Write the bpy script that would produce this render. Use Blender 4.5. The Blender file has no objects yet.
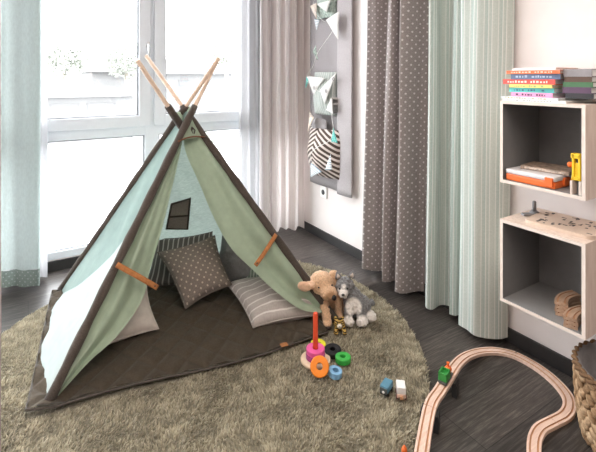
import bpy, bmesh, math, random
import numpy as np
from mathutils import Vector, Matrix, noise
random.seed(7); rng = np.random.default_rng(7)
C = bpy.context.scene.collection
PI = math.pi

# ------------------------------------------------------------------ camera and surveying helpers
H, FPX, CX, CY, TH = 1.2, 430.0, 298.0, 77.0, math.radians(32.1)
S_, C_ = math.sin(TH), math.cos(TH)
FW, RT, UP = Vector((S_, C_, 0)), Vector((C_, -S_, 0)), Vector((0, 0, 1))
EYE = Vector((0, 0, H))
def ray(px, py): return FW + RT * ((px - CX) / FPX) - UP * ((py - CY) / FPX)
def fl(px, py, z=0.0):                      # survey: a sight line met with a level at height z
    r = ray(px, py); return EYE + r * ((z - H) / r.z)
def wx(px, py, X):                          # ... with an upright plane x = X
    r = ray(px, py); return EYE + r * (X / r.x)
def wy(px, py, Y):
    r = ray(px, py); return EYE + r * (Y / r.y)
def dep(px, py, d): return EYE + ray(px, py) * d
WX, WY = 1.85, 3.06                         # right wall, window wall

# ------------------------------------------------------------------ materials
def new_mat(name):
    m = bpy.data.materials.new(name); m.use_nodes = True
    nt = m.node_tree; nt.nodes.clear()
    out = nt.nodes.new('ShaderNodeOutputMaterial')
    return m, nt, out
def N(nt, t, **kw):
    n = nt.nodes.new(t)
    for k, v in kw.items():
        if k in n.inputs: n.inputs[k].default_value = v
        else: setattr(n, k, v)
    return n
def L(nt, a, b): nt.links.new(a, b)
def col(c): return (c[0], c[1], c[2], 1.0)
def pbsdf(nt, out, rough=.6, spec=.5, metal=0.0):
    b = nt.nodes.new('ShaderNodeBsdfPrincipled')
    b.inputs['Roughness'].default_value = rough
    b.inputs['Specular IOR Level'].default_value = spec
    b.inputs['Metallic'].default_value = metal
    L(nt, b.outputs[0], out.inputs[0]); return b
def coords(nt, kind='Object', scale=(1, 1, 1), rot=(0, 0, 0)):
    tc = nt.nodes.new('ShaderNodeTexCoord'); mp = nt.nodes.new('ShaderNodeMapping')
    mp.inputs['Scale'].default_value = scale; mp.inputs['Rotation'].default_value = rot
    L(nt, tc.outputs[kind], mp.inputs[0]); return mp.outputs[0]
def noise_n(nt, vec, scale, detail=3, rough=.55):
    n = nt.nodes.new('ShaderNodeTexNoise'); n.inputs['Scale'].default_value = scale
    n.inputs['Detail'].default_value = detail; n.inputs['Roughness'].default_value = rough
    L(nt, vec, n.inputs['Vector']); return n.outputs['Fac']
def ramp(nt, fac, stops):
    r = nt.nodes.new('ShaderNodeValToRGB'); e = r.color_ramp.elements
    while len(e) < len(stops): e.new(.5)
    for i, (p, c) in enumerate(stops): e[i].position = p; e[i].color = col(c)
    L(nt, fac, r.inputs[0]); return r.outputs[0]
def mixc(nt, fac, a, b, mode='MIX'):
    m = nt.nodes.new('ShaderNodeMix'); m.data_type = 'RGBA'; m.blend_type = mode
    for s, v in ((m.inputs[0], fac), (m.inputs[6], a), (m.inputs[7], b)):
        if isinstance(v, (int, float)): s.default_value = v
        elif isinstance(v, tuple): s.default_value = col(v)
        else: L(nt, v, s)
    return m.outputs[2]
def math_n(nt, op, a, b=None, c=None):
    m = nt.nodes.new('ShaderNodeMath'); m.operation = op
    for s, v in zip(m.inputs, (a, b, c)):
        if v is None: continue
        if isinstance(v, (int, float)): s.default_value = v
        else: L(nt, v, s)
    return m.outputs[0]
def bump(nt, h, b, strength=.3, dist=.002):
    n = nt.nodes.new('ShaderNodeBump'); n.inputs['Strength'].default_value = strength
    n.inputs['Distance'].default_value = dist
    L(nt, h, n.inputs['Height']); L(nt, n.outputs[0], b.inputs['Normal'])

def plain(name, c, rough=.55, spec=.4, var=.12, scale=30, metal=0.0, bstr=0.0, bscale=200):
    m, nt, out = new_mat(name); b = pbsdf(nt, out, rough, spec, metal)
    v = coords(nt); f = noise_n(nt, v, scale)
    d = tuple(x * (1 - var) for x in c); l = tuple(min(1, x * (1 + var)) for x in c)
    L(nt, ramp(nt, f, [(.3, d), (.7, l)]), b.inputs['Base Color'])
    if bstr: bump(nt, noise_n(nt, v, bscale), b, bstr)
    return m
def wood(name, c1, c2, axis=1, rough=.5, scale=14):
    m, nt, out = new_mat(name); b = pbsdf(nt, out, rough, .35)
    sc = [9, 9, 9]; sc[axis] = .8
    v = coords(nt, scale=tuple(sc)); f = noise_n(nt, v, scale, 4, .6)
    L(nt, ramp(nt, f, [(.3, c1), (.7, c2)]), b.inputs['Base Color'])
    bump(nt, f, b, .08, .001); return m
def weave_bump(nt, uv, b, n=500, strength=.25):
    w = nt.nodes.new('ShaderNodeTexNoise'); w.inputs['Scale'].default_value = n; w.inputs['Detail'].default_value = 2
    L(nt, uv, w.inputs['Vector']); bump(nt, w.outputs[0], b, strength, .001)
def cloth_shader(nt, out, colour, trans=.0, sheer=0.0, rough=.9, uv=None, nscale=350, bstr=.25):
    """woven cloth: diffuse with some light coming through, and thin places one can see through"""
    b = nt.nodes.new('ShaderNodeBsdfPrincipled'); b.inputs['Roughness'].default_value = rough
    b.inputs['Specular IOR Level'].default_value = .12
    if 'Sheen Weight' in b.inputs: b.inputs['Sheen Weight'].default_value = .15
    if isinstance(colour, tuple): b.inputs['Base Color'].default_value = col(colour)
    else: L(nt, colour, b.inputs['Base Color'])
    if uv is not None: weave_bump(nt, uv, b, nscale, bstr)
    s = b.outputs[0]
    if trans:
        t = nt.nodes.new('ShaderNodeBsdfTranslucent')
        if isinstance(colour, tuple): t.inputs['Color'].default_value = col(colour)
        else: L(nt, colour, t.inputs['Color'])
        mx = nt.nodes.new('ShaderNodeMixShader'); mx.inputs[0].default_value = trans
        L(nt, s, mx.inputs[1]); L(nt, t.outputs[0], mx.inputs[2]); s = mx.outputs[0]
    if sheer:
        t = nt.nodes.new('ShaderNodeBsdfTransparent'); mx = nt.nodes.new('ShaderNodeMixShader')
        mx.inputs[0].default_value = sheer
        L(nt, s, mx.inputs[1]); L(nt, t.outputs[0], mx.inputs[2]); s = mx.outputs[0]
    L(nt, s, out.inputs[0])
def cloth(name, c, trans=0., sheer=0., var=.1, vscale=60, uvk='Object', nscale=350, bstr=.25, stretch=(1, 1, 1)):
    m, nt, out = new_mat(name); v = coords(nt, uvk, scale=stretch)
    f = noise_n(nt, v, vscale, 4)
    cc = ramp(nt, f, [(.3, tuple(x * (1 - var) for x in c)), (.7, tuple(min(1, x * (1 + var)) for x in c))])
    cloth_shader(nt, out, cc, trans, sheer, uv=coords(nt, uvk), nscale=nscale, bstr=bstr); return m
def uv_xy(nt):
    tc = nt.nodes.new('ShaderNodeTexCoord'); sp = nt.nodes.new('ShaderNodeSeparateXYZ')
    L(nt, tc.outputs['UV'], sp.inputs[0]); return tc.outputs['UV'], sp.outputs[0], sp.outputs[1]
def stripes(name, stops, period, trans=0., sheer=0., along=0, sub=None):
    """cloth with bands across its width; UV is in metres"""
    m, nt, out = new_mat(name); uv, x, y = uv_xy(nt)
    t = math_n(nt, 'FRACT', math_n(nt, 'DIVIDE', (x, y)[along], period))
    r = nt.nodes.new('ShaderNodeValToRGB'); r.color_ramp.interpolation = 'LINEAR'; e = r.color_ramp.elements
    while len(e) < len(stops): e.new(.5)
    for i, (p, c) in enumerate(stops): e[i].position = p; e[i].color = col(c)
    L(nt, t, r.inputs[0]); cc = r.outputs[0]
    f = noise_n(nt, uv, 120, 3); cc = mixc(nt, .25, cc, ramp(nt, f, [(.3, (.4, .4, .4)), (.7, (.75, .75, .75))]), 'OVERLAY')
    cloth_shader(nt, out, cc, trans, sheer, uv=uv, nscale=400); return m
def dots(name, base, dot, sx, sy, r, trans=0.):
    m, nt, out = new_mat(name); uv, x, y = uv_xy(nt)
    row = math_n(nt, 'FLOOR', math_n(nt, 'DIVIDE', y, sy))
    off = math_n(nt, 'MULTIPLY', math_n(nt, 'MODULO', row, 2.0), .5)
    u = math_n(nt, 'SUBTRACT', math_n(nt, 'FRACT', math_n(nt, 'ADD', math_n(nt, 'DIVIDE', x, sx), off)), .5)
    v = math_n(nt, 'SUBTRACT', math_n(nt, 'FRACT', math_n(nt, 'DIVIDE', y, sy)), .5)
    ux = math_n(nt, 'MULTIPLY', u, sx); vy = math_n(nt, 'MULTIPLY', v, sy)
    d = math_n(nt, 'SQRT', math_n(nt, 'ADD', math_n(nt, 'MULTIPLY', ux, ux), math_n(nt, 'MULTIPLY', vy, vy)))
    fac = math_n(nt, 'LESS_THAN', d, r)
    f = noise_n(nt, uv, 150, 3)
    bc = ramp(nt, f, [(.3, tuple(k * .82 for k in base)), (.7, tuple(k * 1.15 for k in base))])
    cloth_shader(nt, out, mixc(nt, fac, bc, dot), trans, uv=uv, nscale=400); return m

M = {}
# floor: dark smoked-oak planks
m, nt, out = new_mat('dark_planks'); b = pbsdf(nt, out, .42, .5)
v = coords(nt); br = N(nt, 'ShaderNodeTexBrick'); L(nt, v, br.inputs['Vector'])
br.inputs['Scale'].default_value = 1; br.inputs['Brick Width'].default_value = 1.25; br.inputs['Row Height'].default_value = .17
br.inputs['Mortar Size'].default_value = .0014; br.offset = .37
br.inputs['Color1'].default_value = (.25, .25, .25, 1); br.inputs['Color2'].default_value = (.75, .75, .75, 1); br.inputs['Mortar'].default_value = (0, 0, 0, 1)
g = noise_n(nt, coords(nt, scale=(1.6, 26, 1)), 5, 6, .68)
base = ramp(nt, g, [(.28, (.018, .016, .015)), (.5, (.056, .049, .045)), (.74, (.17, .150, .137))])
tone = ramp(nt, br.outputs['Color'], [(0, (.15, .15, .15)), (.25, (.62, .62, .62)), (.75, (1.2, 1.17, 1.14))])
L(nt, mixc(nt, 1.0, base, tone, 'MULTIPLY'), b.inputs['Base Color']); bump(nt, g, b, .22, .0015)
L(nt, ramp(nt, g, [(.3, (.42, .42, .42)), (.7, (.26, .26, .26))]), b.inputs['Roughness']); M['floor'] = m
M['wall'] = plain('pale_plaster', (.80, .745, .73), .85, .2, .03, 6, bstr=.25, bscale=160)
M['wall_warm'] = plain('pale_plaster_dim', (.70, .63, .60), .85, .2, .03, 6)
M['ceil'] = plain('ceiling_white', (.82, .80, .78), .9, .1, .02)
M['skirt'] = plain('charcoal_skirting', (.025, .023, .023), .5, .4, .1)
M['frame'] = plain('white_window_plastic', (.70, .73, .78), .35, .5, .015)
M['gasket'] = plain('grey_rubber_gasket', (.07, .07, .075), .6, .3, .05)
M['steel'] = plain('brushed_metal', (.62, .62, .63), .35, .5, .05, metal=.8)
M['jamb'] = plain('mauve_painted_wood', (.36, .27, .25), .6, .3, .06)
m, nt, out = new_mat('clear_glass')
t = N(nt, 'ShaderNodeBsdfTransparent'); gl = N(nt, 'ShaderNodeBsdfGlossy'); gl.inputs['Roughness'].default_value = .02
mx = N(nt, 'ShaderNodeMixShader'); mx.inputs[0].default_value = .04
nv = noise_n(nt, coords(nt), 2); L(nt, ramp(nt, nv, [(0, (.97, .98, .98)), (1, (1, 1, 1))]), t.inputs['Color'])
L(nt, t.outputs[0], mx.inputs[1]); L(nt, gl.outputs[0], mx.inputs[2]); L(nt, mx.outputs[0], out.inputs[0]); M['glass'] = m
# tent cloth
M['sage'] = cloth('sage_canvas', (.385, .47, .35), trans=.20, var=.07, vscale=25)
M['aquashade'] = cloth('shaded_aqua_canvas', (.24, .335, .31), trans=.12, var=.06, vscale=25)  # darker copy of the side panel cloth, fold shade painted into the colour
M['aqua'] = cloth('pale_aqua_canvas', (.42, .485, .475), trans=.18, var=.06, vscale=25)
m, nt, out = new_mat('slub_teal_linen'); v = coords(nt, scale=(1, 1, 6)); f = noise_n(nt, v, 45, 4, .7)
cloth_shader(nt, out, ramp(nt, f, [(.3, (.29, .375, .335)), (.7, (.52, .60, .545))]), .17, uv=coords(nt), nscale=300); M['slub'] = m
M['trim'] = cloth('dark_brown_trim', (.075, .060, .050), var=.25, vscale=200)
M['mat'] = cloth('dark_olive_brown_quilt', (.135, .107, .078), var=.15, vscale=120, bstr=.3)
M['matedge'] = cloth('grey_brown_binding', (.085, .073, .062), var=.2, vscale=120)
M['pole'] = wood('pale_beech', (.62, .46, .35), (.76, .60, .48), 2)
M['strap'] = cloth('tan_orange_leather', (.40, .165, .06), var=.18, vscale=60)
M['mesh'] = cloth('brown_window_mesh', (.27, .215, .19), trans=.25, var=.15, vscale=150)
M['black'] = plain('black_plastic', (.012, .012, .013), .4, .5, .1)
# cushions
M['dotcush'] = dots('dotted_taupe_cotton', (.215, .178, .152), (.52, .44, .36), .042, .021, .0050)
M['strcush'] = stripes('dark_striped_cotton', [(0, (.14, .128, .118)), (.66, (.14, .128, .118)), (.72, (.50, .47, .43)), (.90, (.50, .47, .43)), (.96, (.14, .128, .118))], .03)
M['grnstripe'] = stripes('green_striped_cotton', [(0, (.22, .27, .22)), (.5, (.22, .27, .22)), (.58, (.5, .54, .47)), (.9, (.5, .54, .47)), (.97, (.22, .27, .22))], .026)
M['greycush'] = cloth('grey_felt', (.22, .212, .21), var=.12, vscale=90)
M['lightstr'] = stripes('grey_white_striped_cotton', [(0, (.40, .36, .335)), (.6, (.42, .38, .355)), (.66, (.66, .62, .59)), (.78, (.66, .62, .59)), (.84, (.40, .36, .335))], .037, along=1)
M['beige'] = cloth('pale_beige_cotton', (.56, .50, .45), var=.07, vscale=40)
# curtains
M['dotcurt'] = dots('dotted_taupe_curtain', (.285, .248, .243), (.60, .56, .55), .046, .022, .0052)
sg = [(0, (.50, .555, .515)), (.13, (.50, .555, .515)), (.17, (.80, .80, .77)), (.21, (.47, .535, .50)), (.42, (.42, .51, .48)), (.47, (.82, .83, .80)), (.52, (.50, .56, .52)), (.68, (.46, .535, .50)), (.72, (.84, .84, .81)), (.77, (.53, .58, .54)), (.96, (.50, .555, .515))]
M['grncurt'] = stripes('green_white_striped_curtain', sg, .062, trans=.08)
tp = [(0, (.78, .71, .69)), (.3, (.84, .79, .77)), (.36, (.62, .55, .53)), (.44, (.86, .81, .79)), (.62, (.80, .74, .72)), (.68, (.90, .87, .85)), (.76, (.64, .57, .55)), (.84, (.83, .78, .76)), (.96, (.78, .71, .69))]
M['taupcurt'] = stripes('taupe_striped_curtain', tp, .05, trans=.62)
M['sheer'] = cloth('white_sheer', (.50, .495, .51), trans=.36, sheer=.02, var=.05, vscale=80, uvk='UV', stretch=(6, .5, 1))
M['tealcurt'] = cloth('pale_teal_linen_curtain', (.50, .575, .565), trans=.42, var=.07, vscale=60, uvk='UV', stretch=(2, .7, 1))
M['tealhem'] = dots('grey_green_dotted_hem', (.20, .245, .225), (.34, .38, .36), .03, .018, .004, trans=.30)
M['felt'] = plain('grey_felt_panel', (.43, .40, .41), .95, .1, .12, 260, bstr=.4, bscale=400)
M['feltdk'] = plain('grey_felt_shaded', (.34, .318, .325), .95, .1, .12, 260, bstr=.4, bscale=400)  # same felt, with the shade of the recessed part put into the colour
# shelves
M['birch'] = wood('pale_birch_ply', (.62, .49, .41), (.76, .64, .56), 2, .5, 9)
M['edge'] = plain('pale_ply_edge', (.78, .68, .61), .5, .3, .05)
M['shelfgrey'] = plain('grey_laminate', (.235, .23, .23), .55, .3, .04)
M['track'] = wood('beech_track', (.62, .43, .34), (.78, .58, .48), 0, .5, 8)
M['oldtrack'] = wood('worn_brown_track', (.36, .22, .14), (.56, .38, .27), 0, .55, 8)
M['groove'] = plain('tan_groove', (.50, .27, .15), .6, .2, .15)  # wheel grooves coloured a darker tan than the rails
M['cream'] = plain('cream_paper', (.88, .87, .85), .7, .2, .04)

# ------------------------------------------------------------------ mesh helpers
def obj(name, bm, mats, parent=None, smooth=False, uv=None):
    if not isinstance(mats, (list, tuple)): mats = [mats]
    me = bpy.data.meshes.new(name); bm.normal_update(); bm.to_mesh(me); bm.free()
    for k in mats: me.materials.append(M[k] if isinstance(k, str) else k)
    if smooth: me.polygons.foreach_set('use_smooth', [True] * len(me.polygons))
    o = bpy.data.objects.new(name, me); C.objects.link(o)
    if parent is not None: o.parent = parent
    return o
def tag(o, label, cat, group=None, kind=None):
    o['label'] = label; o['category'] = cat
    if group: o['group'] = group
    if kind: o['kind'] = kind
    return o
def thing(name, label, cat, loc=(0, 0, 0), rz=0., group=None):
    o = bpy.data.objects.new(name, None); C.objects.link(o); o.empty_display_size = .05
    o.location = loc; o.rotation_euler = (0, 0, rz); return tag(o, label, cat, group)
def struct(name, bm, mats, parent=None, smooth=False):
    o = obj(name, bm, mats, parent, smooth)
    if parent is None: o['kind'] = 'structure'
    return o
def box(bm, lo, hi, mi=0, bev=0., mat=None):
    lo, hi = Vector(lo), Vector(hi); vs = []
    r = bmesh.ops.create_cube(bm, size=1.0); vs = r['verts']
    for v in vs: v.co = Vector([(lo[i] + hi[i]) / 2 + v.co[i] * (hi[i] - lo[i]) for i in range(3)])
    if mat is not None: bmesh.ops.transform(bm, matrix=mat, verts=vs)
    fs = {f for v in vs for f in v.link_faces}
    for f in fs: f.material_index = mi
    if bev:
        es = {e for v in vs for e in v.link_edges}
        rb = bmesh.ops.bevel(bm, geom=list(es), offset=bev, segments=2, profile=.6, affect='EDGES')
        for f in rb['faces']: f.material_index = mi
    return bm
def B(*a, **k): return box(bmesh.new(), *a, **k)
def basis(d):
    d = Vector(d).normalized(); a = Vector((0, 0, 1)) if abs(d.z) < .95 else Vector((1, 0, 0))
    u = d.cross(a).normalized(); return u, d.cross(u).normalized()
def tube(bm, pts, rad, n=10, mi=0, cap=True, closed=False):
    pts = [Vector(p) for p in pts]; rings = []; k = len(pts)
    rads = rad if isinstance(rad, (list, tuple)) else [rad] * k
    u = None
    for i, p in enumerate(pts):
        if closed: d = pts[(i + 1) % k] - pts[i - 1]
        else: d = pts[min(i + 1, k - 1)] - pts[max(i - 1, 0)]
        d.normalize()
        if u is None: u, w = basis(d)
        else:
            u = (u - d * u.dot(d)).normalized(); w = d.cross(u).normalized()
        rings.append([bm.verts.new(p + (u * math.cos(a) + w * math.sin(a)) * rads[i]) for a in [2 * PI * j / n for j in range(n)]])
    for i in range(k if closed else k - 1):
        a, b = rings[i], rings[(i + 1) % k]
        for j in range(n):
            f = bm.faces.new((a[j], a[(j + 1) % n], b[(j + 1) % n], b[j])); f.material_index = mi; f.smooth = True
    if cap and not closed:
        for r, rev in ((rings[0], True), (rings[-1], False)):
            f = bm.faces.new(list(reversed(r)) if rev else r); f.material_index = mi
    return bm
def lathe(bm, prof, n=32, mi=0, mat=None, cap=True):
    rings = []
    for r, z in prof:
        rings.append([bm.verts.new(Vector((r * math.cos(2 * PI * j / n), r * math.sin(2 * PI * j / n), z))) for j in range(n)])
    for a, b in zip(rings, rings[1:]):
        for j in range(n):
            f = bm.faces.new((a[j], a[(j + 1) % n], b[(j + 1) % n], b[j])); f.material_index = mi; f.smooth = True
    if cap:
        f = bm.faces.new(list(reversed(rings[0]))); f.material_index = mi
        f = bm.faces.new(rings[-1]); f.material_index = mi
    if mat is not None: bmesh.ops.transform(bm, matrix=mat, verts=[v for r in rings for v in r])
    return bm
def lathe_closed(bm, prof, n=32, mi=0, mat=None):
    prof = list(prof) + [prof[0]]; rings = []
    for r, z in prof[:-1]:
        rings.append([bm.verts.new(Vector((r * math.cos(2 * PI * j / n), r * math.sin(2 * PI * j / n), z))) for j in range(n)])
    k = len(rings)
    for i in range(k):
        a, b = rings[i], rings[(i + 1) % k]
        for j in range(n):
            f = bm.faces.new((a[j], a[(j + 1) % n], b[(j + 1) % n], b[j])); f.material_index = mi; f.smooth = True
    if mat is not None: bmesh.ops.transform(bm, matrix=mat, verts=[v for r in rings for v in r])
    return bm
def ell(bm, c, r, rot=None, mi=0, u=14, v=9):
    q = bmesh.ops.create_uvsphere(bm, u_segments=u, v_segments=v, radius=1.0)
    R = rot if rot is not None else Matrix.Identity(4)
    bmesh.ops.transform(bm, matrix=Matrix.Translation(Vector(c)) @ R @ Matrix.Diagonal((r[0], r[1], r[2], 1)), verts=q['verts'])
    for f in {f for w in q['verts'] for f in w.link_faces}: f.material_index = mi; f.smooth = True
    return bm
def capsule(bm, a, b, ra, rb, n=12):
    a, b = Vector(a), Vector(b); tube(bm, [a, a.lerp(b, .33), a.lerp(b, .66), b], [ra, ra + (rb - ra) * .33, ra + (rb - ra) * .66, rb], n)
    ell(bm, a, (ra,) * 3); ell(bm, b, (rb,) * 3); return bm
def grid_surface(fn, nu, nv, uvf=None, mi=0, thick=0.):
    """fn(u, v) -> point; uvf(u, v) -> texture coordinates in metres"""
    bm = bmesh.new(); ul = bm.loops.layers.uv.new('UVMap')
    V = [[bm.verts.new(fn(i / nu, j / nv)) for j in range(nv + 1)] for i in range(nu + 1)]
    for i in range(nu):
        for j in range(nv):
            q = ((i, j), (i + 1, j), (i + 1, j + 1), (i, j + 1))
            f = bm.faces.new([V[a][b] for a, b in q]); f.smooth = True; f.material_index = mi
            if uvf:
                for lp, (a, b) in zip(f.loops, q): lp[ul].uv = uvf(a / nu, b / nv)
    if thick:
        bm.normal_update(); bmesh.ops.solidify(bm, geom=bm.faces[:], thickness=thick)
    return bm
def catmull(P, n):
    P = [Vector(p) for p in P]; P = [P[0] * 2 - P[1]] + P + [P[-1] * 2 - P[-2]]; out = []
    for i in range(1, len(P) - 2):
        for k in range(n):
            t = k / n; a, b, c, d = P[i - 1], P[i], P[i + 1], P[i + 2]
            out.append(.5 * ((2 * b) + (c - a) * t + (2 * a - 5 * b + 4 * c - d) * t * t + (3 * b - a - 3 * c + d) * t ** 3))
    out.append(P[-2]); return out
def fbm(p, s=1., o=3): return noise.fractal(Vector(p) * s, 1.0, 2.0, o)
def baked(o, *mods):
    """evaluate shape modifiers into plain mesh data"""
    for t, kw in mods:
        md = o.modifiers.new(t, t)
        for k, v in kw.items(): setattr(md, k, v)
    dg = bpy.context.evaluated_depsgraph_get()
    me = bpy.data.meshes.new_from_object(o.evaluated_get(dg)); old = o.data
    o.modifiers.clear(); o.data = me; me.name = o.name
    me.polygons.foreach_set('use_smooth', [True] * len(me.polygons)); return o

# ------------------------------------------------------------------ the room
XL, YB, ZC = -2.6, -2.2, 2.55
struct('floor', B((XL - .1, YB - .1, -.08), (WX + .12, WY + .12, 0)), 'floor')
struct('ceiling', B((XL - .1, YB - .1, ZC), (WX + .12, WY + .12, ZC + .1)), 'ceil')
struct('wall_right', B((WX, YB, 0), (WX + .12, WY, ZC)), 'wall')
struct('wall_left', B((XL - .12, YB, 0), (XL, WY, ZC)), 'wall_warm')
struct('wall_back', B((XL, YB - .12, 0), (WX, YB, ZC)), 'wall_warm')
struct('wall_front', B((XL, .86, 0), (-.13, .94, ZC)), 'wall_warm')
bm = B((-.13, .84, 0), (-.042, .96, ZC), bev=.004); struct('trim_1', bm, 'jamb')
W0, W1, MZ = -2.425, 1.78, 2.42
bm = bmesh.new()
box(bm, (XL, WY, 0), (W0, WY + .12, ZC)); box(bm, (W1, WY, 0), (WX + .12, WY + .12, ZC)); box(bm, (W0, WY, MZ), (W1, WY + .12, ZC))
box(bm, (W0, WY, -.0), (W1, WY + .12, .06))
struct('wall_window', bm, 'wall')
struct('trim_2', B((W0, WY - .012, 0), (W1, WY, .062)), 'skirt')
struct('baseboard_right', B((WX - .014, YB, 0), (WX, WY - .012, .064), bev=.003), 'skirt')
struct('baseboard_window', B((W1, WY - .014, 0), (WX - .014, WY, .064)), 'skirt')
# window: three bays plus added side bays, a fixed light below and a sash above
mull = [W0 + .045, -1.605, -.827, -.05, .727, 1.51, 1.735]  # unseen far-left bays and narrow last bay added to let in more light
wn = bpy.data.objects.new('window_1', None); C.objects.link(wn); wn['kind'] = 'structure'
bm = bmesh.new(); y0, y1 = WY + .005, WY + .075
for i, x in enumerate(mull): box(bm, (x - .047, y0, .065), (x + .047, y1, MZ), bev=.003)
for a, b_ in zip(mull, mull[1:]):
    for za, zb in ((.065, .112), (.80, .862), (MZ - .05, MZ)): box(bm, (a + .046, y0 + .002, za), (b_ - .046, y1, zb), bev=.003)
obj('window_frame', bm, 'frame', wn)
for a, b_ in zip(mull, mull[1:]):
    s0, s1 = a + .012, b_ - .012
    bm = bmesh.new(); ya, yb = WY - .018, WY + .05
    for lo, hi in (((s0, ya, .864), (s0 + .078, yb, MZ - .02)), ((s1 - .078, ya, .864), (s1, yb, MZ - .02)), ((s0 + .077, ya, .864), (s1 - .077, yb, .938)), ((s0 + .077, ya, MZ - .095), (s1 - .077, yb, MZ - .02))):
        box(bm, lo, hi, bev=.004)
    sash = obj('window_sash', bm, 'frame', wn)
    bm = bmesh.new(); yg = WY + .012
    for lo, hi in (((s0 + .074, yg - .012, .934), (s0 + .084, yg + .01, MZ - .095)), ((s1 - .086, yg - .012, .934), (s1 - .074, yg + .01, MZ - .095)), ((s0 + .08, yg - .012, .934), (s1 - .08, yg + .01, .944))): box(bm, lo, hi)
    obj('gasket', bm, 'gasket', sash)
    obj('pane', B((s0 + .07, yg, .93), (s1 - .07, yg + .004, MZ - .09)), 'glass', sash)
    lo_ = obj('lower_pane', B((a + .04, WY + .035, .105), (b_ - .04, WY + .039, .805)), 'glass', wn)
    bm = bmesh.new()
    for lo, hi in (((a + .046, WY + .02, .111), (a + .054, WY + .04, .801)), ((b_ - .054, WY + .02, .111), (b_ - .046, WY + .04, .801)), ((a + .046, WY + .02, .793), (b_ - .046, WY + .04, .801)), ((a + .046, WY + .02, .111), (b_ - .046, WY + .04, .116))): box(bm, lo, hi)
    obj('gasket', bm, 'gasket', lo_)
    bm = bmesh.new()
    box(bm, (s1 - .023, WY - .026, 1.36), (s1 - .008, WY - .017, 1.44), bev=.003)
    tube(bm, [(s1 - .023, WY - .02, 1.415), (s1 - .023, WY - .055, 1.415)], .009); tube(bm, [(s1 - .023, WY - .055, 1.42), (s1 - .023, WY - .058, 1.34)], .008)
    obj('window_handle', bm, 'steel', wn, True)
# power outlet on the right wall
o_y, o_z = 2.583, .352
t = thing('power_outlet', 'white square power outlet on the pale wall under the felt hanging', 'outlet', (WX, o_y, o_z))
obj('cover_plate', B((-.011, -.041, -.041), (0, .041, .041), bev=.004), 'cream', t)
bm = lathe(bmesh.new(), [(.019, 0), (.019, .002), (.002, .0015)], 20, mat=Matrix.Translation((-.0112, 0, 0)) @ Matrix.Rotation(-PI / 2, 4, 'Y')); obj('socket', bm, 'gasket', t)

# ------------------------------------------------------------------ rug
RC, RR = Vector((.66, 1.84, 0)), .957
m, nt, out = new_mat('shaggy_olive_grey'); b = pbsdf(nt, out, .95, .1)
at = N(nt, 'ShaderNodeAttribute', attribute_name='tint'); v = coords(nt)
big = noise_n(nt, v, 5, 4)
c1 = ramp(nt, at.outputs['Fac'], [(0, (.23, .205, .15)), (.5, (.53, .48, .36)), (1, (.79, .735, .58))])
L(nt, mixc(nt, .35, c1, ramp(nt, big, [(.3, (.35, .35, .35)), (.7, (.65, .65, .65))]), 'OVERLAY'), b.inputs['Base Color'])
b.inputs['Sheen Weight'].default_value = .35
tl = N(nt, 'ShaderNodeBsdfTranslucent'); L(nt, c1, tl.inputs['Color']); mx = N(nt, 'ShaderNodeMixShader'); mx.inputs[0].default_value = .30
L(nt, b.outputs[0], mx.inputs[1]); L(nt, tl.outputs[0], mx.inputs[2]); L(nt, mx.outputs[0], out.inputs[0]); M['rug'] = m
MATQ = [(-.008, 1.755), (1.165, 1.585), (1.37, 2.61), (.11, 2.70)]     # corners of the quilted mat
def inside(p, Q, grow=0.):
    for i in range(4):
        a, b_ = Vector(Q[i]), Vector(Q[(i + 1) % 4]); e = b_ - a
        if (e.x * (p[1] - a.y) - e.y * (p[0] - a.x)) / e.length < -grow: return False
    return True
def make_rug():
    verts, faces, tint = [], [], []
    n = 96
    for k, (r, z) in enumerate(((0, .008), (RR * .97, .008), (RR * .985, .003), (RR * .985, .001))):
        for j in range(n): verts.append((RC.x + r * math.cos(2 * PI * j / n), RC.y + r * math.sin(2 * PI * j / n), z)); tint.append(.1)
    for k in range(3):
        for j in range(n): faces.append((k * n + j, k * n + (j + 1) % n, (k + 1) * n + (j + 1) % n, (k + 1) * n + j))
    cnt = 0
    while cnt < 80000:
        a = random.uniform(0, 2 * PI); r = RR * math.sqrt(random.random()); x, y = RC.x + r * math.cos(a), RC.y + r * math.sin(a)
        if inside((x, y), MATQ, -.03): continue
        cnt += 1
        cl = noise.noise(Vector((x * 22, y * 22, 3))); lean = noise.noise(Vector((x * 6, y * 6, 9))) * 3.2 + random.gauss(0, .8)
        hgt = random.uniform(.013, .024) * (1 + .25 * cl); ln = random.uniform(.003, .014); w = random.uniform(.0018, .0036)
        if inside((x, y), MATQ, .008): hgt *= .55
        dx, dy = math.cos(lean), math.sin(lean); fa = random.uniform(0, 2 * PI); sx, sy = math.cos(fa) * w, math.sin(fa) * w
        i0 = len(verts); tn = min(1, max(0, .5 + .5 * cl + random.gauss(0, .16)))
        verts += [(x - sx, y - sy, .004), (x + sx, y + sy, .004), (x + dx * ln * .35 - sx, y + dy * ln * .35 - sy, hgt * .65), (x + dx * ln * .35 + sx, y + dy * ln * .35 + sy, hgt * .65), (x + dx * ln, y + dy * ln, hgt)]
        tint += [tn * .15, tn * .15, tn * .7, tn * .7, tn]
        faces += [(i0, i0 + 1, i0 + 3, i0 + 2), (i0 + 2, i0 + 3, i0 + 4)]
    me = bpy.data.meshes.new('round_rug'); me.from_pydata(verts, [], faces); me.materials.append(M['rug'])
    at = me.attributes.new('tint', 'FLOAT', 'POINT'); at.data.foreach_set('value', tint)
    o = bpy.data.objects.new('round_rug', me); C.objects.link(o); return o
tag(make_rug(), 'large round shaggy olive grey rug under the play tent', 'rug')

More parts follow.
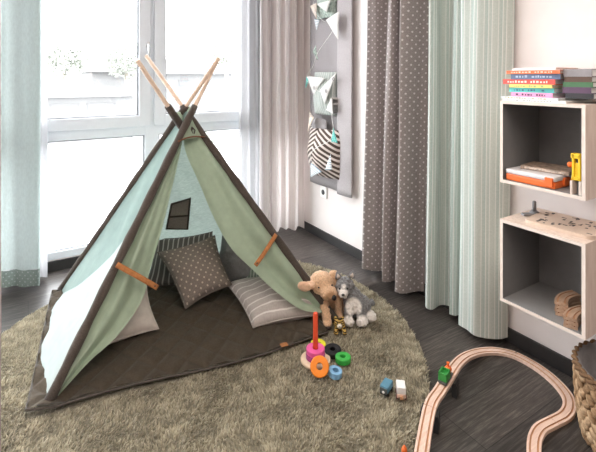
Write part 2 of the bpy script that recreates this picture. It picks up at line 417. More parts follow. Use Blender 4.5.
# ------------------------------------------------------------------ quilted mat
def mat_pt(u, v, h):
    a, b_, c, d = [Vector((q[0], q[1], 0)) for q in MATQ]
    p = (a * (1 - u) + b_ * u) * (1 - v) + (d * (1 - u) + c * u) * v
    ex = min(u, 1 - u, v, 1 - v); p.y += .018 * math.sin(u * PI * 2.3) * (1 - v) ** 3
    p.z = .027 + h; return p
def quilt(u, v):
    X, Y = u * 1.2, v * .98; s = .125
    a = (X + Y * .8) / s; c = (X - Y * .8) / s
    d = min(abs(a - round(a)), abs(c - round(c))); return .012 * min(1, d / .25) ** .6
t = thing('quilted_play_mat', 'dark brown diamond quilted mat covering the floor of the play tent', 'mat')
bm = grid_surface(lambda u, v: mat_pt(u, v, quilt(u, v) + .0035 * fbm((u * 5, v * 5, 0))
      + (.022 * max(0, 1 - math.hypot(u / .07, v / .10)))), 170, 140); 
bmesh.ops.solidify(bm, geom=bm.faces[:], thickness=.007); obj('quilt', bm, 'mat', t, True)
rim = []
for k in range(4):
    for i in range(26):
        s = i / 26; u, v = ((s, 0), (1, s), (1 - s, 1), (0, 1 - s))[k]
        rim.append(mat_pt(u, v, .003 + .022 * max(0, 1 - math.hypot(u / .07, v / .10))))
obj('edge_binding', tube(bmesh.new(), rim, .0048, 8, closed=True), 'matedge', t)
bm = B((-.016, -.012, 0), (.016, .012, .003), bev=.001); o = obj('leather_patch', bm, 'strap', t); o.location = fl(284, 345, .04); o.rotation_euler.z = -.15
o['label'] = 'small tan leather patch'

# ------------------------------------------------------------------ the play tent
FEET = {'FL': Vector((.066, 1.790, .036)), 'BL': Vector((.154, 2.690, .036)), 'FR': Vector((1.247, 1.650, .036)), 'BR': Vector((1.343, 2.580, .036))}
TIPS = {'FL': Vector((.934, 2.371, 1.299)), 'BL': Vector((.834, 2.098, 1.298)), 'FR': Vector((.535, 2.388, 1.315)), 'BR': Vector((.421, 2.055, 1.278))}
TIPS['FL'] = EYE + (TIPS['FL'] - EYE) * .955; TIPS['FR'] = EYE + (TIPS['FR'] - EYE) * 1.03
def PL(k, z): a, b_ = FEET[k], TIPS[k]; return a.lerp(b_, (z - a.z) / (b_.z - a.z))
tent = thing('play_tent', 'sage green cloth play tent with crossed wooden poles and open front flaps', 'tent', (0, 0, 0))
def zat(pole, py):                       # height at which a pole is sighted at row py
    lo, hi = .02, 1.28
    for _ in range(40):
        md = (lo + hi) / 2; p = PL(pole, md) - EYE; y = CY - FPX * p.z / p.dot(FW)
        lo, hi = (md, hi) if y > py else (lo, md)
    return md
SLV = {k: zat(k, 106) for k in FEET}
for k in FEET:
    a, b_ = FEET[k], TIPS[k]
    p = obj('pole', tube(bmesh.new(), [a, a.lerp(b_, .5), b_ - (b_ - a).normalized() * .004, b_], [.0105, .0105, .0105, .0085], 14), 'pole', tent)
    pts = [PL(k, .035 + (SLV[k] - .035) * i / 24) for i in range(25)]
    rad = [.0178 + .0018 * math.sin(i * 1.7 + len(k)) + .0015 * random.random() for i in range(25)]
    s = obj('pole_sleeve', tube(bmesh.new(), pts, rad, 12), 'trim', tent)
    s['label'] = 'dark brown pole sleeve'
CEN = Vector((.70, 2.22, .45))
def panel(ka, kb, z0, z1, sag, name, mt, nu=36, nv=50, crease=None, wr=.010, seed=0., bow=0.):
    def fn(u, v):
        if crease:
            uc = min(.9, max(.06, crease * v ** .6)); u = u * 2 * uc if u < .5 else uc + (u - .5) * 2 * (1 - uc)
        za = z0 + (z1 - z0) * v; p = PL(ka, za).lerp(PL(kb, za), u)
        inw = (CEN - p); inw.z = 0; inw.normalize()
        w = 1 - v
        if crease:
            k = (u / uc if u < uc else (1 - u) / (1 - uc)); s = sag * k * (.25 + .75 * math.sin(PI * min(1, .08 + v)))
        else: s = sag * math.sin(PI * u) * (.3 + .7 * math.sin(PI * min(1, .1 + v * .95)))
        q = p + inw * s
        q = q - inw * (bow * math.sin(PI * u) ** .8 * max(0, 1 - v * 3.2))
        n = fbm((u * 2.2 + seed, v * 5.5 + u * 4, seed), 1, 3) * wr * math.sin(PI * u) ** .5 * (.3 + w)
        n += .006 * math.sin(u * 16 + v * 7 + seed) * math.sin(PI * u) * w
        return q + inw * n
    bm = grid_surface(fn, nu, nv, lambda u, v: (u, v))
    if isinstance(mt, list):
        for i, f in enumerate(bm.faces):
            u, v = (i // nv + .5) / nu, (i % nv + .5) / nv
            f.material_index = 1 if u < .5 else 0  # shade side of the crease gets the darker painted cloth
    return obj(name, bm, mt, tent, True)
o = panel('BL', 'FL', .035, 1.02, .06, 'side_panel', ['aqua', 'aquashade'], crease=.95, seed=1.3, bow=.06); o['label'] = 'pale aqua side of the tent facing the window'
panel('BR', 'FR', .035, 1.02, .02, 'side_panel', 'sage', seed=4.1)
back = panel('BL', 'BR', .035, 1.0, .03, 'back_panel', 'slub', seed=7.7, wr=.03, nu=50)
panel('FL', 'FR', .885, 1.045, -.012, 'top_panel', 'sage', 12, 14, seed=2.2, wr=.004)
# top band with piping, and the little tie
tz = .885
bt = [PL('FL', tz).lerp(PL('FR', tz), i / 12) + Vector((-.004, -.018, -.012 * math.sin(PI * i / 12) * -1)) for i in range(13)]
obj('piping', tube(bmesh.new(), bt, .0038, 8), plain('rust_piping', (.19, .075, .035), .8), tent)
c0 = PL('FL', .93).lerp(PL('FR', .93), .62) + Vector((-.006, -.014, 0))
bm = tube(bmesh.new(), [c0 + Vector((0, 0, .012)), c0 + Vector((-.006, -.01, 0)), c0 + Vector((.002, -.006, -.03))], .004, 8)
tube(bm, [c0 + Vector((.004, 0, .008)), c0 + Vector((.012, -.012, -.004)), c0 + Vector((.010, -.004, -.022))], .0035, 8); ell(bm, c0 + Vector((0, -.005, .005)), (.008, .006, .007))
obj('tie', bm, 'trim', tent)
# window in the back panel: brown mesh with a cross
def on_back(px, py):
    a, b_, c = FEET['BL'], FEET['BR'], Vector((.70, 2.26, 1.0)); n = (b_ - a).cross(c - a).normalized()
    r = ray(px, py); return EYE + r * ((a - EYE).dot(n) / r.dot(n)), n
q, nb = on_back(176, 205); nb = nb if nb.dot(EYE - q) > 0 else -nb
qs = [on_back(*p)[0] + nb * .085 for p in ((164, 219), (184.5, 219.5), (187, 189.5), (169, 195))]
bm = bmesh.new(); f = bm.faces.new([bm.verts.new(p) for p in qs]); bmesh.ops.subdivide_edges(bm, edges=bm.edges[:], cuts=4, use_grid_fill=True)
wnd = obj('window_mesh', bm, 'mesh', tent); wnd['label'] = 'small brown mesh window with a cross'
bm = bmesh.new(); tube(bm, qs, .0065, 8, closed=True)
for a, b_ in ((qs[0].lerp(qs[3], .48), qs[1].lerp(qs[2], .45)), ): tube(bm, [a, b_], .0055, 8)
obj('window_border', bm, 'trim', wnd)
# front flaps, each tied back to its pole
def front_plane(px, py, inward):
    a, b_, c = FEET['FL'], FEET['FR'], Vector((.70, 2.20, 1.0)); n = (b_ - a).cross(c - a).normalized()
    if n.dot(CEN - a) < 0: n = -n
    a = a + n * inward; r = ray(px, py); return EYE + r * ((a - EYE).dot(n) / r.dot(n)), n
def flap(pole, rows, seed, fold):
    A = catmull([PL(pole, z) for z, _, _, _ in rows], 8)
    Bp = catmull([front_plane(px, py, iw)[0] for _, px, py, iw in rows], 8)
    n = front_plane(200, 200, 0)[1]; k = len(A) - 1
    def fn(u, v):
        x = v * k; i = min(int(x), k - 1); f = x - i
        a, b_ = A[i].lerp(A[i + 1], f), Bp[i].lerp(Bp[i + 1], f); p = a.lerp(b_, u)
        env = math.sin(PI * u) ** .7
        d = (fold * math.sin(u * PI * 2.0 + v * 2.5 + seed) + .5 * fold * math.sin(u * PI * 4.6 - v * 3 + seed)) * env * (.4 + .6 * math.sin(PI * v))
        d += .010 * fbm((u * 2 + seed, v * 5, 1), 1.0, 3) * env
        return p + n * (d + .012 * env)
    return obj('front_flap', grid_surface(fn, 30, 90, lambda u, v: (u, v)), 'sage', tent, True)
fl_l = flap('FL', [(zat('FL', 126), 184, 128, .012), (zat('FL', 140), 181, 149, .012), (zat('FL', 185), 172, 188, .01), (zat('FL', 222), 162, 229, .03), (zat('FL', 258), 150, 270, .05), (zat('FL', 296), 142, 300, .06), (zat('FL', 338), 118, 335, .04), (zat('FL', 368), 89, 362, .02), (zat('FL', 396), 58, 396, .0)], .4, .020)
fl_r = flap('FR', [(zat('FR', 126), 184, 128, .012), (zat('FR', 144), 185, 150, .012), (zat('FR', 167), 200, 185, .01), (zat('FR', 192), 214, 218, .02), (zat('FR', 217), 231, 248, .03), (zat('FR', 241), 252, 269, .03), (zat('FR', 262), 274, 290, .02), (zat('FR', 280), 300, 309, .0), (zat('FR', 300), 322, 313, -.01)], 2.0, .021)
def strap(parent, p0, p1, bulge, w):
    p0, p1 = Vector(p0), Vector(p1); n = front_plane(200, 200, 0)[1] * -1; e = (p1 - p0).normalized(); s = e.cross(n).normalized()
    def fn(u, v): return p0.lerp(p1, u) + n * (.020 + bulge * math.sin(PI * u)) + s * (v - .5) * w
    o = obj('tie_strap', grid_surface(fn, 14, 3, thick=.003), 'strap', parent, True); o['label'] = 'tan orange leather tie-back strap'
    bm = ell(bmesh.new(), fn(.93, .5) + n * .002, (.004, .004, .004), u=8, v=6); obj('stud', bm, 'trim', o)
strap(fl_l, PL('FL', zat('FL', 265)), front_plane(157, 288, .03)[0], .012, .022)
strap(fl_r, PL('FR', zat('FR', 235)), front_plane(254, 266, .01)[0], .010, .020)

# ------------------------------------------------------------------ cushions
def cushion(name, label, corners, T, mt, su, sv, seed=0, plump=.42, pinch=.09):
    cs = [Vector(c) for c in corners]; cen = sum(cs, Vector()) / 4; cs = [cen + (c - cen) * 1.05 for c in cs]
    n = (cs[1] - cs[0]).cross(cs[3] - cs[0]).normalized()
    if n.dot(EYE - cen) < 0: n = -n
    root = thing(name, label, 'cushion', (cen.x, cen.y, 0), 0, 'cushions in the play tent')
    off = Vector((cen.x, cen.y, 0))
    def surf(sg):
        def fn(u, v):
            a, b_ = 2 * u - 1, 2 * v - 1
            a2 = a * (1 - pinch * (1 - b_ * b_)); b2 = b_ * (1 - pinch * (1 - a * a)); uu, vv = (a2 + 1) / 2, (b2 + 1) / 2
            p = (cs[0] * (1 - uu) + cs[1] * uu) * (1 - vv) + (cs[3] * (1 - uu) + cs[2] * uu) * vv
            h = max(0, (1 - a * a) * (1 - b_ * b_)) ** plump
            w = fbm((u * 3 + seed, v * 3, sg), 1, 3) * .012 * h ** .5
            return p + n * sg * (T / 2 * h + w) - off
        return fn
    bm = grid_surface(surf(1), 26, 26, lambda u, v: (u * su, v * sv))
    b2 = grid_surface(surf(-1), 26, 26, lambda u, v: (u * su, v * sv))
    for f in b2.faces: f.normal_flip()
    me = bpy.data.meshes.new('tmp'); b2.to_mesh(me); b2.free(); bm.from_mesh(me); bpy.data.meshes.remove(me)
    bmesh.ops.remove_doubles(bm, verts=bm.verts[:], dist=.0004)
    obj('cushion_cover', bm, mt, root, True)
    rim = [surf(0)(*p) for p in [(i / 12, 0) for i in range(12)] + [(1, i / 12) for i in range(12)] + [(1 - i / 12, 1) for i in range(12)] + [(0, 1 - i / 12) for i in range(12)]]
    obj('seam', tube(bmesh.new(), rim, .003, 6, closed=True), mt, root)
    return root
cushion('cushion', 'dark grey cushion with thin white stripes leaning at the back left of the tent', [dep(146, 286, 2.36), dep(216, 286, 2.37), dep(211, 233, 2.50), dep(157, 240, 2.48)], .10, 'strcush', .34, .3, 1)
cushion('cushion', 'dotted dark taupe cushion standing on its corner in the middle of the tent', [dep(186, 307, 2.14), dep(230, 284, 2.22), dep(214, 237, 2.36), dep(159, 253, 2.30)], .13, 'dotcush', .30, .30, 2)
cushion('cushion', 'plain grey cushion leaning at the back right behind the flap', [dep(214, 284, 2.38), dep(254, 284, 2.28), dep(253, 242, 2.36), dep(223, 237, 2.48)], .09, 'greycush', .3, .3, 3)
cushion('cushion', 'green striped cushion mostly hidden behind the right flap', [dep(238, 288, 2.32), dep(276, 290, 2.22), dep(272, 266, 2.26), dep(241, 266, 2.36)], .06, 'grnstripe', .3, .2, 4)
cushion('cushion', 'light grey striped cushion lying at the right front of the tent', [dep(254, 326, 1.985), dep(318, 314, 2.06), dep(292, 271, 2.22), dep(228, 284, 2.27)], .12, 'lightstr', .34, .30, 5)
cushion('cushion', 'plain pale beige cushion half behind the left flap', [dep(94, 349, 1.81), dep(157, 328, 1.96), dep(145, 284, 2.10), dep(84, 308, 1.95)], .11, 'beige', .32, .3, 6)

# ------------------------------------------------------------------ curtains
def curtain(path, ztop, zbot, mt, parent, name='drape', n=14, flare=0., wave=.004, freq=20, hem=None, thick=.002, slant=0.):
    P = catmull([(x, y, 0) for x, y in path], n); k = len(P) - 1
    Ls = [0.]
    for a, b_ in zip(P, P[1:]): Ls.append(Ls[-1] + (b_ - a).length)
    cx = sum(P, Vector()) / len(P)
    def fn(u, v):
        i = min(int(u * k), k - 1); f = u * k - i; p = P[i].lerp(P[i + 1], f)
        p = cx + (p - cx) * (1 - flare * v)
        z = zbot + (ztop - zbot) * v
        p = p + Vector((wave * math.sin(z * 1.2 + u * freq), wave * math.sin(z * 2.3 + u * 13 + 1), 0)) * (.7 + .3 * math.sin(z * 1.3))
        p.z = z + (.006 * math.sin(u * 19) if v == 0 else 0); p.y += slant * (z - zbot); return p
    def uvf(u, v): i = min(int(u * k), k - 1); return (Ls[i] + (Ls[i + 1] - Ls[i]) * (u * k - i), zbot + (ztop - zbot) * v)
    return obj(name, grid_surface(fn, k, 36, uvf), mt, parent, True)
def wavy(x0, y0, x1, y1, n, amp, ph=0.):
    out = []; d = Vector((x1 - x0, y1 - y0)); nn = Vector((-d.y, d.x)).normalized(); random.seed(n)
    for i in range(2 * n + 1):
        s = i / (2 * n); p = Vector((x0, y0)) + d * s + nn * amp * (1 if i % 2 else -1) * random.uniform(.65, 1.15); out.append((p.x, p.y))
    return out
CT = 2.44
t = thing('curtain', 'taupe grey curtain with white dots hanging at the right wall', 'curtain', (1.75, 1.8, 0), 0)
def local(path, o): return [(x - o.location.x, y - o.location.y) for x, y in path]
curtain(local([(1.80, 2.03), (1.735, 2.015), (1.722, 1.99), (1.755, 1.955), (1.818, 1.93), (1.80, 1.87), (1.725, 1.83), (1.700, 1.803), (1.735, 1.79), (1.795, 1.79), (1.745, 1.73), (1.690, 1.70), (1.676, 1.683), (1.71, 1.66), (1.79, 1.645), (1.83, 1.615), (1.80, 1.59)], t), CT, .035, 'dotcurt', t, n=7, flare=.0, slant=-.028, wave=.008, freq=44)
t = thing('curtain', 'green and white striped curtain hanging beside the wall shelves', 'curtain', (1.75, 1.32, 0), 0)
curtain(local([(1.755, 1.53), (1.71, 1.508), (1.702, 1.486), (1.73, 1.475), (1.80, 1.49), (1.825, 1.45), (1.775, 1.405), (1.752, 1.392), (1.765, 1.37), (1.81, 1.365), (1.79, 1.335), (1.730, 1.325), (1.712, 1.308), (1.715, 1.265), (1.712, 1.225), (1.745, 1.185), (1.79, 1.15), (1.828, 1.132)], t), CT, .03, 'grncurt', t, n=7, slant=-.014, wave=.005, freq=30)
# curtain at the window's right end: white sheer then taupe stripe
t = thing('curtain', 'pale taupe striped curtain hanging in the corner at the window end', 'curtain', (1.7, 2.86, 0), 0)
curtain(local(wavy(1.47, 2.90, 1.80, 2.80, 5, .03) + [(1.815, 2.83), (1.81, 2.90), (1.80, 2.96)], t), CT, .035, 'taupcurt', t, n=8)
t = thing('sheer_curtain', 'white sheer curtain in front of the right window bay', 'curtain', (1.4, 2.95, 0), 0)
curtain(local(wavy(1.335, 2.985, 1.60, 2.955, 4, .028), t), CT, .02, 'sheer', t, n=8, thick=0)
t = thing('curtain', 'pale teal linen curtain with a grey dotted hem at the left of the window', 'curtain', (-.1, 2.85, 0), 0)
pth = local([(-.26, 2.94), (-.23, 2.90), (-.17, 2.95), (-.11, 2.905), (-.055, 2.90), (-.01, 2.865), (.03, 2.84), (.055, 2.845), (.055, 2.90)], t)
curtain(pth, CT, .115, 'tealcurt', t, n=8); o = curtain(pth, .115, .02, 'tealhem', t, 'hem_band', n=8); o['label'] = 'grey green dotted hem band'
t = thing('sheer_curtain', 'white sheer curtain edge beside the teal curtain', 'curtain', (0, 2.95, 0), 0)
curtain(local(wavy(-.12, 2.965, .095, 2.945, 4, .018), t), CT, .02, 'sheer', t, n=8, thick=0)

# ------------------------------------------------------------------ felt hanging with pockets and bunting
hang = thing('wall_organiser', 'tall grey felt wall hanging with stuffed fabric pockets', 'wall hanging', (WX, 2.48, .4))
HY0, HY1 = 2.745, 2.215
def hp(x, y, z): return Vector((x - WX, y - 2.48, z - .4))
def felt(u, v):
    y = HY0 + (HY1 - HY0) * u; z = .40 + 1.75 * v
    x = 1.832 - .006 * math.sin(u * 9) * (1 - v) - (0 if u < .71 else .040 * min(1, (u - .71) / .03) * (1 - .45 * (u - .71) / .29))
    return hp(x, y, z)
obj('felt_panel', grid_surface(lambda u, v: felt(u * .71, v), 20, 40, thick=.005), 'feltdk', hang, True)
o = obj('felt_side_band', grid_surface(lambda u, v: felt(.711 + u * .289, v), 20, 40, thick=.005), 'felt', hang, True); o['label'] = 'felt band along the right edge, coloured lighter as if turned to the light'
bm = bmesh.new(); tube(bm, [hp(1.82, HY0 + .02, 2.16), hp(1.82, HY1 - .02, 2.16)], .008); obj('hanging_rod', bm, 'pole', hang)
def pocket(y0, y1, z0, z1, bulge, mt, seed, name='pocket', skew=0.):
    def fn(u, v):
        y = y0 + (y1 - y0) * u; z = z0 + (z1 - z0) * v
        b = math.sin(PI * u) ** .5 * (.25 + .75 * math.sin(PI * min(1, .15 + .72 * v))) * bulge
        return hp(1.828 - b - .012 * fbm((u * 3 + seed, v * 3, seed)) * math.sin(PI * u) - .004, y + .02 * fbm((v * 2, seed, 0)) * (v - .2), z)
    return obj(name, grid_surface(fn, 20, 20, lambda u, v: (u * abs(y1 - y0), v * (z1 - z0) + skew * abs(u - .45)), thick=.002), mt, hang, True)
M['mint'] = cloth('mint_print', (.36, .43, .385), var=.5, vscale=60)
M['pgreen'] = stripes('grey_green_ribbed', [(0, (.33, .37, .345)), (.45, (.33, .37, .345)), (.55, (.46, .48, .46)), (.95, (.46, .48, .46))], .022)
M['zebra'] = stripes('brown_zebra_stripe', [(0, (.085, .06, .05)), (.40, (.085, .06, .05)), (.48, (.66, .58, .54)), (.85, (.66, .58, .54)), (.93, (.085, .06, .05))], .036, along=1)
M['bluestripe'] = stripes('blue_white_stripe', [(0, (.33, .42, .50)), (.4, (.33, .42, .50)), (.5, (.8, .8, .8)), (.95, (.8, .8, .8))], .012, along=1)
M['white'] = cloth('white_cotton', (.66, .65, .63), var=.04)
M['creamc'] = cloth('cream_cotton', (.60, .52, .46), var=.06)
M['teal'] = dots('teal_dotted_cotton', (.10, .46, .42), (.6, .75, .72), .018, .010, .003)
def pk(px, py, x=1.79): return wx(px, py, x)
o = pocket(2.63, 2.40, 1.62, 1.80, .055, 'mint', 1.1); o['label'] = 'upper pocket stuffed with mint printed cloth'
o = pocket(2.66, 2.39, .93, 1.235, .07, 'pgreen', 2.7); o['label'] = 'middle pocket of ribbed grey green cloth'
o = pocket(2.70, 2.31, .50, .835, .125, 'zebra', 5.2, skew=.22); o['label'] = 'lower pocket of brown and white zebra stripes'
# cloth lumps stuffed in the lower and upper pocket
def lump(name, c, r, mt, seed, lab):
    bm = bmesh.new(); q = bmesh.ops.create_icosphere(bm, subdivisions=3, radius=1)
    for v in bm.verts:
        d = 1 + .3 * fbm(v.co * 1.6 + Vector((seed, 0, 0))); v.co = hp(*(Vector(c) + Vector((v.co.x * r[0], v.co.y * r[1], v.co.z * r[2])) * d))
    o = obj(name, bm, mt, hang, True); o['label'] = lab
lump('stuffed_cloth', (1.785, 2.50, 1.82), (.03, .10, .05), 'white', 1, 'white cloth peeping from the upper pocket')
lump('stuffed_cloth', (1.785, 2.56, .85), (.03, .10, .05), 'feltdk', 6, 'grey cloth peeping from the lower pocket')
# bunting: a string with pennants
bn = thing('bunting_garland', 'garland of small fabric pennants draped over the felt wall hanging', 'bunting', (1.76, 2.5, .5))
def bl(p): return Vector(p) - Vector((1.76, 2.5, .5))
spx = [(316, -4), (313, 6), (318, 16), (327, 22), (337, 13), (333, 30), (318, 52), (313, 66), (306, 78), (312, 85), (322, 92), (333, 78), (332, 98), (332, 118), (333, 128), (330, 140), (316, 148), (310, 156), (316, 168)]
sp = catmull([bl(pk(a, b_, 1.752 - .062 * min(1, max(0, (b_ - 108) / 18)))) for a, b_ in spx], 6); obj('string', tube(bmesh.new(), sp, .0018, 6), 'white', bn)
def pennant(p3, mt, lab, thick=.003):
    a, b_, c = [bl(pk(x, y, 1.748 + .008 * k - .070 * min(1, max(0, (y - 112) / 12)))) for k, (x, y) in enumerate(p3)]
    def fn(u, v): return a.lerp(b_, u).lerp(c, v * .985) + Vector((-.006 * math.sin(PI * v) * math.sin(PI * u * .9), 0, 0))
    o = obj('pennant', grid_surface(fn, 8, 8, lambda u, v: (u * .06, v * .08), thick=thick), mt, bn, True); o['label'] = lab
pennant([(310, 6), (317, 3), (317, 19)], 'creamc', 'beige pennant at the top left')
pennant([(314.5, 19), (320, 20), (317, 30)], 'bluestripe', 'blue striped pennant')
pennant([(326, 20), (339.5, 11), (338.5, 40)], 'white', 'large white pennant below the upper pocket')
pennant([(317, 4), (331, 0), (327, 12)], 'white', 'white pennant over the upper pocket')
pennant([(313, 52), (316, 45), (318, 60)], 'mint', 'mint pennant on the left edge')
pennant([(306.5, 77), (311, 76), (306, 88)], 'teal', 'teal pennant beside the middle pocket')
pennant([(307, 76), (325, 78), (314, 95)], 'white', 'white pennant with grey rosettes')
pennant([(320, 90), (337, 72), (325, 104)], 'white', 'white pennant across the middle pocket')
pennant([(331.5, 97), (332.5, 98), (333, 114)], 'white', 'narrow white pennant')
pennant([(326, 110), (333, 114), (331.5, 97)], 'white', 'white pennant hanging below the middle pocket')
pennant([(331, 142), (337.5, 143), (333.5, 127)], 'teal', 'teal dotted pennant over the lower pocket')
pennant([(310, 112), (314, 118), (308, 132)], 'creamc', 'cream pennant on the curtain side')
pennant([(325, 170), (332, 170), (330.5, 154)], 'bluestripe', 'pale striped pennant on the lower pocket')
pennant([(311, 163), (322, 172), (311, 177)], 'bluestripe', 'blue striped pennant under the lower pocket')
for (x, y) in ((333.5, 79), (314, 88), (326, 91)):
    c = bl(pk(x, y, 1.735)); tor = [c + Vector((0, math.cos(a) * .010, math.sin(a) * .010)) for a in [2 * PI * k / 14 for k in range(14)]]
    obj('rosette', tube(bmesh.new(), tor, .003, 6, closed=True), 'feltdk', bn)

# ------------------------------------------------------------------ wall shelves
SX, SY0, SY1 = 1.58, .708, 1.016
def wall_box(z0, z1, label):
    t = thing('wall_box_shelf', label, 'shelf', (WX, (SY0 + SY1) / 2, z0), 0, 'square wall shelves'); w = .012; hy = (SY1 - SY0) / 2; D = SX - WX; h = z1 - z0
    def fix(name, lo, hi, inner):
        bm = B(lo, hi); bm.normal_update()
        for f in bm.faces: f.material_index = 1 if f.normal.x < -.7 and name != 'back_panel' else (2 if f.normal.dot(Vector(inner)) > .7 else 0)
        obj(name, bm, ['birch', 'edge', 'shelfgrey'], t)
    fix('top_panel', (D, -hy, h - w), (0, hy, h), (0, 0, -1)); fix('bottom_panel', (D, -hy, 0), (0, hy, w), (0, 0, 1))
    fix('side_panel', (D, -hy, w), (0, -hy + w, h - w), (0, 1, 0)); fix('side_panel', (D, hy - w, w), (0, hy, h - w), (0, -1, 0))
    fix('back_panel', (-.010, -hy + w, w), (-.001, hy - w, h - w), (-1, 0, 0)); return t
wall_box(.785, 1.107, 'upper square birch wall shelf with grey inside, holding the orange case')
wall_box(.318, .640, 'lower square birch wall shelf with grey inside, above the dark skirting')
ST, SB, LT, LB = 1.107, .797, .640, .330

# books on the upper shelf
def book(x0, y0, w, l, h, z, cover, label, cat='book', rz=0., pages_side=True, marks=None, group='books and magazines on the upper shelf'):
    """w: away from the room (x), l: along the wall (y); spine faces the room"""
    h *= 1.36
    t = thing('picture_book' if cat == 'book' else 'magazine', label, cat, (x0 + w / 2, y0 + l / 2, z), rz, group)
    cm = plain('cover_' + cover[0], cover[1], .45, .4, .10, 40)
    c = max(.0012, h * .09); bm = bmesh.new()
    box(bm, (-w / 2, -l / 2, 0), (w / 2, l / 2, c)); box(bm, (-w / 2, -l / 2, h - c), (w / 2, l / 2, h)); box(bm, (-w / 2, -l / 2, c), (-w / 2 + .0025, l / 2, h - c))
    obj('pages', B((-w / 2 + .0025, -l / 2 + .004, c), (w / 2 - .004, l / 2 - .004, h - c)), 'cream', t)
    if marks:
        y = l / 2 - .02; random.seed(len(label))
        while y > -l / 2 + .03:
            k = random.uniform(.004, .010)
            if random.random() < .8: box(bm, (-w / 2 - .0006, y - k, h * .3), (-w / 2 + .0004, y, h * random.uniform(.55, .75)), mi=1)
            y -= k + random.uniform(.003, .006)
    obj('cover', bm, [cm, plain('print_' + marks[0], marks[1], .5)] if marks else cm, t)
    return t
z = ST
book(1.585, .775, .21, .235, .006, z, ('white', (.80, .79, .77)), 'white magazine lying lowest on the upper shelf', 'magazine', .02, marks=('grey', (.35, .36, .38))); z += .0082
book(1.60, .80, .20, .225, .006, z, ('silver', (.60, .63, .66)), 'silver grey magazine second from the bottom of the book pile', 'magazine', -.04, marks=('mustard', (.45, .38, .12))); z += .0082
zb = z
pile = [(.838, .160, .0125, ('pink', (.78, .33, .55)), 'thin pink book with dark lettering near the bottom of the pile', ('dark', (.08, .05, .08))),
        (.838, .170, .0135, ('teal', (.10, .50, .47)), 'teal spined book in the colourful book pile', ('navy', (.05, .13, .22))),
        (.835, .168, .0095, ('yellow', (.86, .66, .18)), 'yellow spined book in the colourful book pile', ('green', (.20, .42, .20))),
        (.828, .205, .0145, ('red', (.70, .08, .06)), 'red spined book sticking out left from the pile', ('pale', (.85, .75, .70))),
        (.815, .185, .0150, ('navy', (.13, .18, .30)), 'dark blue spined book near the top of the pile', ('sky', (.45, .55, .7))),
        (.810, .205, .0100, ('orange', (.72, .16, .05)), 'orange red book second from the top of the pile', ('peach', (.9, .65, .5))),
        (.825, .170, .0070, ('paper', (.86, .83, .82)), 'white paper booklet on top of the book pile', None)]
for i, (y, l, h, c, lab, mk) in enumerate(pile):
    book(1.625 + .004 * math.sin(i * 2.3), y, .165, l, h, z, c, lab, rz=.03 * math.sin(i * 1.9), marks=mk); z += h * 1.36
z = zb
for i, (h, c, lab) in enumerate([(.014, ('black', (.03, .03, .035)), 'black book lowest in the right hand pile of dark books'), (.016, ('plum', (.10, .05, .10)), 'plum dark book second in the right hand pile'),
                                 (.013, ('moss', (.06, .16, .07)), 'moss green book in the middle of the right hand pile'), (.014, ('brown', (.11, .06, .04)), 'dark brown book in the right hand pile'), (.020, ('grey', (.27, .25, .26)), 'thick grey book on top of the right hand pile')]):
    book(1.640 + .006 * math.sin(i * 3.1), .712 + .004 * (i % 2), .16, .090 + .004 * (i % 3), h, z, c, lab, rz=.03 * math.sin(i * 2.7 + 1)); z += h * 1.36
# orange case with white lid, a game book lying on it
t = thing('toy_case', 'orange plastic case with white lid lying in the upper shelf', 'case', (1.665, .905, SB + .0005))
M['orange'] = plain('orange_plastic', (.85, .17, .035), .4, .4, .04); M['lid'] = plain('translucent_white_lid', (.74, .71, .72), .35, .5, .03)
obj('case_base', B((-.075, -.093, 0), (.075, .093, .026), bev=.006), 'orange', t, False); obj('lid', B((-.076, -.094, .026), (.076, .094, .044), bev=.006), 'lid', t)
obj('latch', B((-.083, -.088, .008), (-.070, -.060, .040), bev=.002), 'orange', t); obj('latch', B((-.02, -.100, .008), (.02, -.090, .036), bev=.002), 'orange', t)
t = thing('game_box', 'flat brown printed game box lying on the orange case', 'game box', (1.70, .885, SB + .0455), .12)
obj('lid', B((-.06, -.085, 0), (.06, .085, .014), bev=.001), plain('brown_print', (.30, .22, .17), .5, .4, .6, 60), t)
obj('label_edge', B((-.0612, -.07, .003), (-.0602, .07, .011)), plain('print_edge', (.55, .45, .38), .5, .3, .5, 90), t)
# yellow clamp holding a white wooden slat
t = thing('toy_clamp', 'yellow plastic clamp standing at the right end of the upper shelf', 'clamp', (1.600, .741, SB + .048))
M['yellow'] = plain('yellow_plastic', (.86, .56, .02), .4, .4, .05)
bm = bmesh.new(); box(bm, (-.012, -.014, 0), (.012, -.006, .092), bev=.002); box(bm, (-.012, .006, 0), (.012, .014, .092), bev=.002)
box(bm, (-.012, -.014, .074), (.012, .018, .092), bev=.003); box(bm, (-.012, -.014, 0), (.012, .016, .012), bev=.003); box(bm, (-.008, -.008, .010), (.008, .008, .060), bev=.002); obj('jaw', bm, 'yellow', t)
obj('screw', tube(bmesh.new(), [(0, .0, .02), (0, .0, .075)], .004), 'gasket', t); obj('knob', ell(bmesh.new(), (0, .024, .05), (.010, .010, .010)), 'orange', t)
t = thing('wooden_easel', 'small pale wooden stand under the yellow clamp', 'wooden stand', (1.600, .743, SB))
obj('slat', B((-.012, -.018, 0), (.012, -.010, .047), bev=.001), 'edge', t); obj('foot', B((-.02, .006, 0), (.012, .014, .047), bev=.001), 'birch', t)
